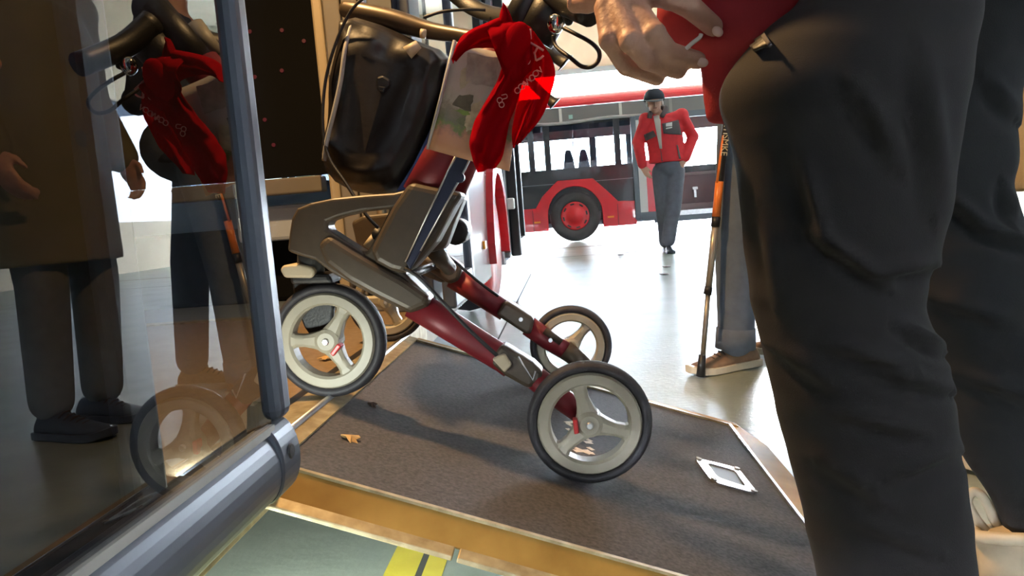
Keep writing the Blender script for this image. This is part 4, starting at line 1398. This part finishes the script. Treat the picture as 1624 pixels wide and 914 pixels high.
patch('name_badge', [(1056, 196), (1066, 194), (1066, 200), (1056, 201)], tr, M_white, man, 0.02)
patch('badge_line', [(1056, 203), (1066, 201), (1066, 203), (1056, 205)], tr, M_white, man, 0.02)
patch('zip', [(1047, 237), (1048, 237), (1052, 262), (1050, 262)], tr, M_jgrey, man, 0.01)
patch('pocket_trim', [(1073, 230), (1075, 230), (1080, 252), (1077, 252)], tr, M_jgrey, man, 0.01)
# collar, cap, eyes
bm = B()
tubeo('collar', [q(1030, 188, -0.06), q(1033, 178, -0.02), q(1046, 172, 0.09), q(1056, 172, 0.0), q(1050, 184, -0.09)], 0.028, M_jgrey, man, n=10, sm=4)
hc = J['head']
capb = B()
prof = [(0.001, 0.135), (0.05, 0.128), (0.085, 0.10), (0.105, 0.06), (0.110, 0.018), (0.106, 0.016)]
lathe(capb, [(r * 1.08, h * 1.1 + 0.01) for r, h in prof], hc + Vector((0, 0.01, 0)), 'Z', 24)
cp = obj('cap', capb, M_capnavy, man, smooth=True, solid=0.004)
bm = B()
vv = []
for k in range(13):
    a = PI + PI * k / 12
    vv.append(hc + Vector((0.105 * math.cos(a) - 0.01, 0.215 * math.sin(a), 0.036 - 0.055 * abs(math.sin(a)))))
prism(bm, vv, (0, 0, 0.008))
obj('cap_brim', bm, mat('brim_grey', (0.16, 0.17, 0.19), 0.7), cp, smooth=False)
for s in (-1, 1):
    obj('eye', ell(B(), hc + Vector((0.034 * s - 0.012, -0.098, 0.005)), (0.013, 0.006, 0.006)), M_dark, man, smooth=True)
    obj('hair', ell(B(), hc + Vector((0.083 * s, 0.02, 0.0)), (0.012, 0.05, 0.045)), M_hair, man, smooth=True)
obj('mouth', ell(B(), hc + Vector((-0.012, -0.108, -0.072)), (0.026, 0.006, 0.005)), mat('lip', (0.3, 0.1, 0.09), 0.6), man, smooth=True)
M_shoedk = mat('shoe_navy', (0.03, 0.035, 0.05), 0.5)
shoe(man, J['anL'] + Vector((0, 0.06, -J['anL'].z)), -PI / 2, 0.29, M_shoedk, M_shoedk, laces=False)
shoe(man, J['anR'] + Vector((0, 0.07, -J['anR'].z)), -PI / 2, 0.29, M_shoedk, M_shoedk, laces=False)


# ---- standing people: joints from a base point and facing
def stand(base, yaw, h=1.72, lean=0.0):
    b = Vector((*base, 0))
    Rm = Matrix.Rotation(yaw, 3, 'Z')
    k = h / 1.75

    def T(f, s, z):
        return b + Rm @ Vector((f, s, 0)) + Vector((0, 0, z * k))
    return dict(head=T(0.03, 0, 1.62), chest=T(0, 0, 1.28), pelvis=T(0, 0, 0.95), shL=T(0, .18, 1.40), shR=T(0, -.18, 1.40), elL=T(-.04, .24, 1.12), elR=T(-.04, -.24, 1.12),
                wrL=T(.08, .24, .90), wrR=T(.08, -.24, .90), hipL=T(0, .09, .90), hipR=T(0, -.09, .90), knL=T(.03, .10, .50), knR=T(.03, -.10, .50),
                anL=T(0, .10, .10), anR=T(0, -.10, .10)), Rm @ Vector((1, 0, 0))


# ---- walker with the trekking pole, seen from the side behind the near person
p2 = root('person', 'person in slate jeans and brown sneakers with a trekking pole, mostly behind the near legs', 'person', (0.62, 2.55, 0))
J2, f2 = stand((0.70, 2.58), PI - 0.15, 1.70)
J2['anL'] = PX(1168, 548, 2.50)
J2['knL'] = PX(1166, 380, 2.50)
J2['hipL'] = PX(1180, 200, 2.50)
J2['anR'] = Vector((0.86, 2.72, 0.10))
J2['knR'] = Vector((0.80, 2.68, 0.5))
J2['wrL'] = PX(1196, 70, 2.46)
J2['handL'] = (Vector((-0.5, -0.1, -0.6)), Vector((-1, 0, 1)), Vector((0, -1, 0)))
J2['wrR'] = Vector((0.88, 2.86, 0.92))
J2['elR'] = Vector((0.88, 2.88, 1.12))
J2['elL'] = J2['wrL'] + Vector((0.2, 0.08, 0.02))
person(p2, J2, f2, mat('jacket_navy', (0.03, 0.04, 0.07), 0.8, var=0.1, vscale=12), M_jean, Vector((0.70, 2.58, 0.86)), voxel=0.011, legk=0.93, coat=0.8)
tubeo('trouser_cuff', [PX(1166, 552, 2.5), PX(1167, 520, 2.5)], [0.068, 0.066], M_jean, p2, n=18)
shoe(p2, PX(1199, 577, 2.56) * 1 + Vector((0, 0, -PX(1199, 577, 2.56).z)), PI + 0.42, 0.27, M_shoebr, M_sole)
shoe(p2, (0.93, 2.74, 0), PI, 0.28, M_shoebr, M_sole)
pole = root('trekking_pole', 'orange and grey trekking pole planted beside the brown sneaker', 'trekking pole', (0.42, 2.44, 0))
YP = 2.42
tubeo('lower_shaft', [PX(1114, 575, YP), PX(1123, 465, YP)], 0.0088, mat('pole_grey', (0.28, 0.26, 0.22), 0.35, 0.6), pole, n=10)
rt = tubeo('rubber_tip', [PX(1111, 597, YP), PX(1114, 563, YP)], [0.015, 0.012], M_dark, pole, n=12)
tubeo('lock_collar', [PX(1122, 467, YP), PX(1124, 455, YP)], 0.0135, M_dark, pole, n=12)
tubeo('middle_shaft', [PX(1123.5, 458, YP), PX(1135, 350, YP)], 0.0115, mat('pole_sand', (0.38, 0.34, 0.28), 0.35, 0.5), pole, n=10)
tubeo('lock_collar', [PX(1134, 360, YP), PX(1136, 344, YP)], 0.0145, M_dark, pole, n=12)
tubeo('orange_shaft', [PX(1135.5, 346, YP), PX(1141, 288, YP)], 0.0135, M_orangep, pole, n=10)
us = tubeo('upper_shaft', [PX(1141, 290, YP), PX(1158, 148, YP), PX(1163, 110, YP)], 0.0130, mat('pole_black', (0.03, 0.028, 0.028), 0.35), pole, n=10)
tubeo('orange_stripe', [PX(1138, 290, YP - 0.006), PX(1148, 215, YP - 0.006)], 0.006, M_orangep, us, n=6)
tubeo('pole_grip', [PX(1161, 125, YP), PX(1167, 80, YP), PX(1170, 62, YP)], [0.013, 0.016, 0.02], M_dark, pole, n=12)
d = (PX(1155, 175, YP) - PX(1147, 250, YP))
ang = math.atan2(d.z, d.x)
text_mesh('pole_lettering', 'UKTISMKE', 0.028, Matrix.Translation(PX(1151, 215, YP - 0.0145)) @ Matrix.Rotation(PI / 2, 4, 'X') @ Matrix.Rotation(ang + PI, 4, 'Z'),
          mat('pole_print', (0.6, 0.55, 0.4), 0.5), us)

# ---- two bystanders on the right
p3 = root('person', 'person in a beige coat at the right edge behind the near legs', 'person', (1.02, 1.72, 0))
J3, f3 = stand((1.08, 1.56), PI - 0.3, 1.70)
J3['anL'] = Vector((0.99, 1.47, 0.10))
J3['knL'] = Vector((1.06, 1.47, 0.50))
person(p3, J3, f3, M_coat, mat('trouser_dark_navy', (0.03, 0.035, 0.05), 0.85), Vector((1.08, 1.56, 0.56)), coat=1.12, top_name='coat')
shoe(p3, (1.04, 1.48, 0), PI - 0.1, 0.27, M_shoebe, M_sole)
shoe(p3, (1.16, 1.66, 0), PI - 0.2, 0.28, M_shoebe, M_sole)
p4 = root('person', 'person in an olive coat seen only as a reflection in the door glass', 'person', (0.82, 2.15, 0))
J4, f4 = stand((1.0, 2.24), PI + 0.2, 1.72)
person(p4, J4, f4, mat('coat_olive', (0.16, 0.14, 0.085), 0.85, var=0.1, vscale=8), M_greytr, Vector((1.0, 2.24, 0.55)), coat=1.1, top_name='coat')
shoe(p4, (1.07, 2.14, 0), PI + 0.2, 0.28, M_shoedk, M_shoedk)
shoe(p4, (1.07, 2.34, 0), PI + 0.2, 0.28, M_shoedk, M_shoedk)


# ---- near person: charcoal trousers, red jacket, hand by the handle
near = root('person', 'near person in charcoal trousers and red jacket standing right beside the ramp', 'person', (0.33, 0.74, 0))


def wr_noise(p, amp):
    a = noise.noise(Vector((p.x * 9, p.y * 9, p.z * 5)))
    b = noise.noise(Vector((p.x * 6 + p.z * 10, p.y * 7, p.z * 15 - p.x * 8)))
    r = 1 - abs(b) * 2.2
    return amp * (0.8 * a + 0.9 * max(0, r) ** 2 - 0.25)


def leg_loft(bm, rows, Y, ratio, amp, extra=(), dyf=None, n=64):
    P = smooth_pts([(y, a, b) for y, a, b in rows], 5)
    rings = []
    for v in P:
        y, xl, xr = v
        Yc = Y + (dyf(y) if dyf else 0)
        a, b = PX(xl, y, Yc), PX(xr, y, Yc)
        rings.append(((a + b) / 2, (b - a) / 2))
    for c, w in extra:
        rings.append((Vector(c), Vector((w, 0, 0))))
    out = []
    for c, w in rings:
        hw = w.length
        ring = []
        for k in range(n):
            t = 2 * PI * k / n
            o = w * math.cos(t) + Vector((0, hw * ratio, 0)) * math.sin(t)
            p = c + o
            ring.append(p + o.normalized() * wr_noise(p, amp))
        out.append(ring)
    loft(bm, out)


bm = B()
leg_loft(bm, [(-160, 1330, 1560), (-80, 1300, 1556), (0, 1268, 1548), (40, 1222, 1543), (80, 1185, 1535), (130, 1152, 1528), (170, 1146, 1520), (220, 1160, 1513), (300, 1176, 1500), (400, 1184, 1482),
              (457, 1190, 1466), (500, 1197, 1463), (550, 1208, 1488), (600, 1219, 1500), (700, 1245, 1516), (800, 1270, 1530), (914, 1296, 1546), (1000, 1315, 1555)],
         0.70, 0.80, 0.0028, extra=[((0.345, 0.70, 0.10), 0.078), ((0.348, 0.70, 0.05), 0.078)])
leg_near = fuse('near_trouser_leg', bm, M_trouser, near, 0.0045, 2)
bm = B()
leg_loft(bm, [(-160, 1400, 1680), (-80, 1405, 1680), (0, 1410, 1672), (60, 1408, 1640), (120, 1408, 1616), (200, 1400, 1606), (250, 1400, 1607), (300, 1402, 1600), (350, 1412, 1616), (400, 1420, 1640), (457, 1425, 1656),
              (500, 1440, 1668), (560, 1468, 1690), (620, 1488, 1706), (680, 1508, 1722), (740, 1538, 1736), (790, 1570, 1745), (830, 1588, 1750), (872, 1602, 1752)], 0.92, 0.75, 0.003)
leg_far = fuse('far_trouser_leg', bm, M_trouser2, near, 0.0045, 2)


def to_px(p):
    v = CAM_ROT.transposed() @ (Vector(p) - CAM_POS)
    return IW / 2 + FPX * v.x / -v.z, IH / 2 - FPX * v.y / -v.z


def folds(o, lines):
    """press cloth folds into a garment along lines on its camera side"""
    me = o.data
    nrm = [v.normal.copy() for v in me.vertices]
    for v, n in zip(me.vertices, nrm):
        if n.y > 0.15:
            continue
        x, y = to_px(v.co)
        d = 0.0
        for a, b, amp, w in lines:
            ax, ay, bx, by = *a, *b
            L2 = (bx - ax) ** 2 + (by - ay) ** 2
            t = ((x - ax) * (bx - ax) + (y - ay) * (by - ay)) / L2
            tc = min(1, max(0, t))
            r = math.hypot(x - ax - tc * (bx - ax), y - ay - tc * (by - ay))
            if r < 4 * w:
                sgn = (x - ax) * (by - ay) - (y - ay) * (bx - ax)
                q = r / w * (1 if sgn > 0 else -1)
                d += amp * (math.exp(-(q - 0.7) ** 2) - 0.8 * math.exp(-(q + 0.9) ** 2)) * (0.35 + 0.65 * math.sin(PI * tc))
        v.co += n * d


folds(leg_near, [((1262, 250), (1300, 390), 0.0068, 16), ((1285, 375), (1400, 455), 0.0102, 14), ((1395, 440), (1478, 425), 0.0085, 13), ((1455, 90), (1478, 330), 0.0068, 20),
                 ((1425, 520), (1495, 560), 0.0085, 10), ((1320, 555), (1440, 590), 0.0085, 13), ((1395, 598), (1500, 622), 0.0085, 11), ((1230, 560), (1320, 620), 0.0051, 14),
                 ((1330, 660), (1450, 690), 0.0059, 14), ((1300, 740), (1400, 800), 0.0051, 16), ((1420, 760), (1520, 720), 0.0059, 13), ((1200, 330), (1225, 480), 0.0051, 14),
                 ((1350, 150), (1420, 260), 0.0059, 20), ((1370, 840), (1480, 880), 0.0051, 14)])
tl = bvh(leg_near)
folds(leg_far, [((1495, 315), (1560, 370), 0.0102, 12), ((1550, 365), (1640, 395), 0.0102, 12), ((1560, 130), (1605, 185), 0.0068, 14), ((1590, 300), (1600, 350), 0.0085, 10),
                ((1480, 480), (1600, 520), 0.0068, 14), ((1520, 600), (1640, 640), 0.0068, 14)])
patch('tab', [(1180, 60), (1205, 35), (1222, 72), (1196, 82)], tl, M_dark, near, 0.012)
patch('tab_stripe', [(1198, 42), (1203, 38), (1224, 70), (1219, 75)], tl, M_jgrey, near, 0.016)
shoe(near, (0.42, 0.70, 0), PI * 0.0 + 2.9, 0.29, M_shoebe, M_sole)
shh = PX(1560, 860, 0.90)
shoe(near, (shh.x + 0.005, 0.93, shh.z - 0.075), -0.25, 0.29, M_shoebe, M_sole, loop=True, width=1.1)
# jacket
bm = B()
rows = [(196, 1124, 1260), (165, 1116, 1340), (120, 1110, 1400), (95, 1104, 1415), (72, 1066, 1430), (40, 1046, 1445), (0, 1040, 1470), (-150, 1070, 1500), (-350, 1120, 1560), (-600, 1110, 1600), (-850, 1110, 1630), (-980, 1160, 1590), (-1060, 1290, 1460)]
leg_loft(bm, rows, 0.83, 0.5, 0.004, n=48)
leg_loft(bm, [(-105, 1150, 1700), (-160, 1135, 1712), (-260, 1128, 1700), (-420, 1150, 1660), (-560, 1200, 1600)], 0.82, 1.02, 0.004, n=48)
SHN = PX(1330, -900, 0.72)
ELN = PX(1200, -420, 0.70)
WRN = PX(1006, -105, 0.78)
cap(bm, [SHN, ELN, WRN.lerp(ELN, 0.10)], [0.075, 0.06, 0.042], 18)
cap(bm, [PX(1400, -900, 0.95), PX(1430, -450, 1.02), PX(1330, -120, 1.02)], [0.075, 0.06, 0.045], 18)
fuse('jacket', bm, M_jack, near, 0.006, 2)
# body with the visible hand: palm, four curled fingers, thumb towards the handle
bm = B()
HY = 0.79
h = lambda x, y, dy=0.0: PX(x, y, HY + dy)
head(bm, PX(1345, -1240, 0.83), Vector((-1, 0, 0)), Vector((0, -1, 0)), Vector((0, 0, 1)))
cap(bm, [PX(1360, -1180, 0.83), PX(1370, -1010, 0.83)], 0.05, 16)
cap(bm, [PX(1370, -960, 0.83), SHN, ELN, WRN], [0.06, 0.05, 0.038, 0.030], 16)
cap(bm, [PX(1370, -960, 0.83), PX(1400, -900, 0.95), PX(1430, -450, 1.02), PX(1330, -90, 1.02)], [0.06, 0.05, 0.038, 0.028], 16)
hand_simple(bm, PX(1330, -90, 1.02), Vector((-.3, 0, -1)), Vector((-1, 0, .3)), Vector((0, -1, 0)))
cap(bm, [WRN, h(1000, -50), h(990, -15)], [0.030, 0.030, 0.030], 16)
KN = [h(1020, -10, -0.012), h(1006, 10, -0.022), h(982, 16, -0.024), h(960, 14, -0.014)]
for k_ in KN:
    cap(bm, [WRN, h(995, -45), k_], [0.022, 0.018, 0.0125], 12)
fing = [
    ([KN[0], h(1062, -6, -0.035), h(1096, 12, -0.03), h(1131, 42, -0.01)], [0.0130, 0.0122, 0.0116, 0.0104]),
    ([KN[1], h(1038, 54, -0.046), h(1060, 82, -0.036), h(1106, 96, -0.005)], [0.0122, 0.0112, 0.0106, 0.0096]),
    ([KN[2], h(1000, 66, -0.050), h(1026, 96, -0.038), h(1076, 112, -0.005)], [0.0120, 0.0110, 0.0104, 0.0094]),
    ([KN[3], h(966, 64, -0.034), h(992, 106, -0.020), h(1042, 124, 0.0)], [0.0115, 0.0104, 0.0096, 0.0086])]
for pts, rad in fing:
    cap(bm, pts, rad, 14)
    ell(bm, pts[1], (rad[1] * 1.12,) * 3, None, 12)
cap(bm, [h(985, -30, 0.015), h(958, -10, 0.03), h(932, 4, 0.05), h(912, 7, 0.06)], [0.018, 0.015, 0.0125, 0.0100], 12)
fuse('body', bm, M_skin, near, 0.0025, 4, label='bare hand with curled fingers')
for x, y, dy, a in ((1138, 50, -0.024, 0.75), (1114, 99, -0.016, 0.3)):
    obj('fingernail', ell(B(), h(x, y, dy), (0.0062, 0.003, 0.0048), Matrix.Rotation(a, 3, 'Y'), 14), M_nail, near, smooth=True)
obj('fingernail', ell(B(), h(906, 3, 0.055), (0.005, 0.004, 0.0055), None, 14), M_nail, near, smooth=True)
tag(tubeo('white_cord', [h(1080, 85, -0.03), h(1096, 70, -0.03), h(1109, 60, -0.032), h(1112, 54, -0.032)], 0.0021, M_white, None, n=8, sm=4),
    'short white cord held between the fingers of the near hand', 'cord')
for o in bpy.data.objects:
    if 'w' in o:
        del o['w']
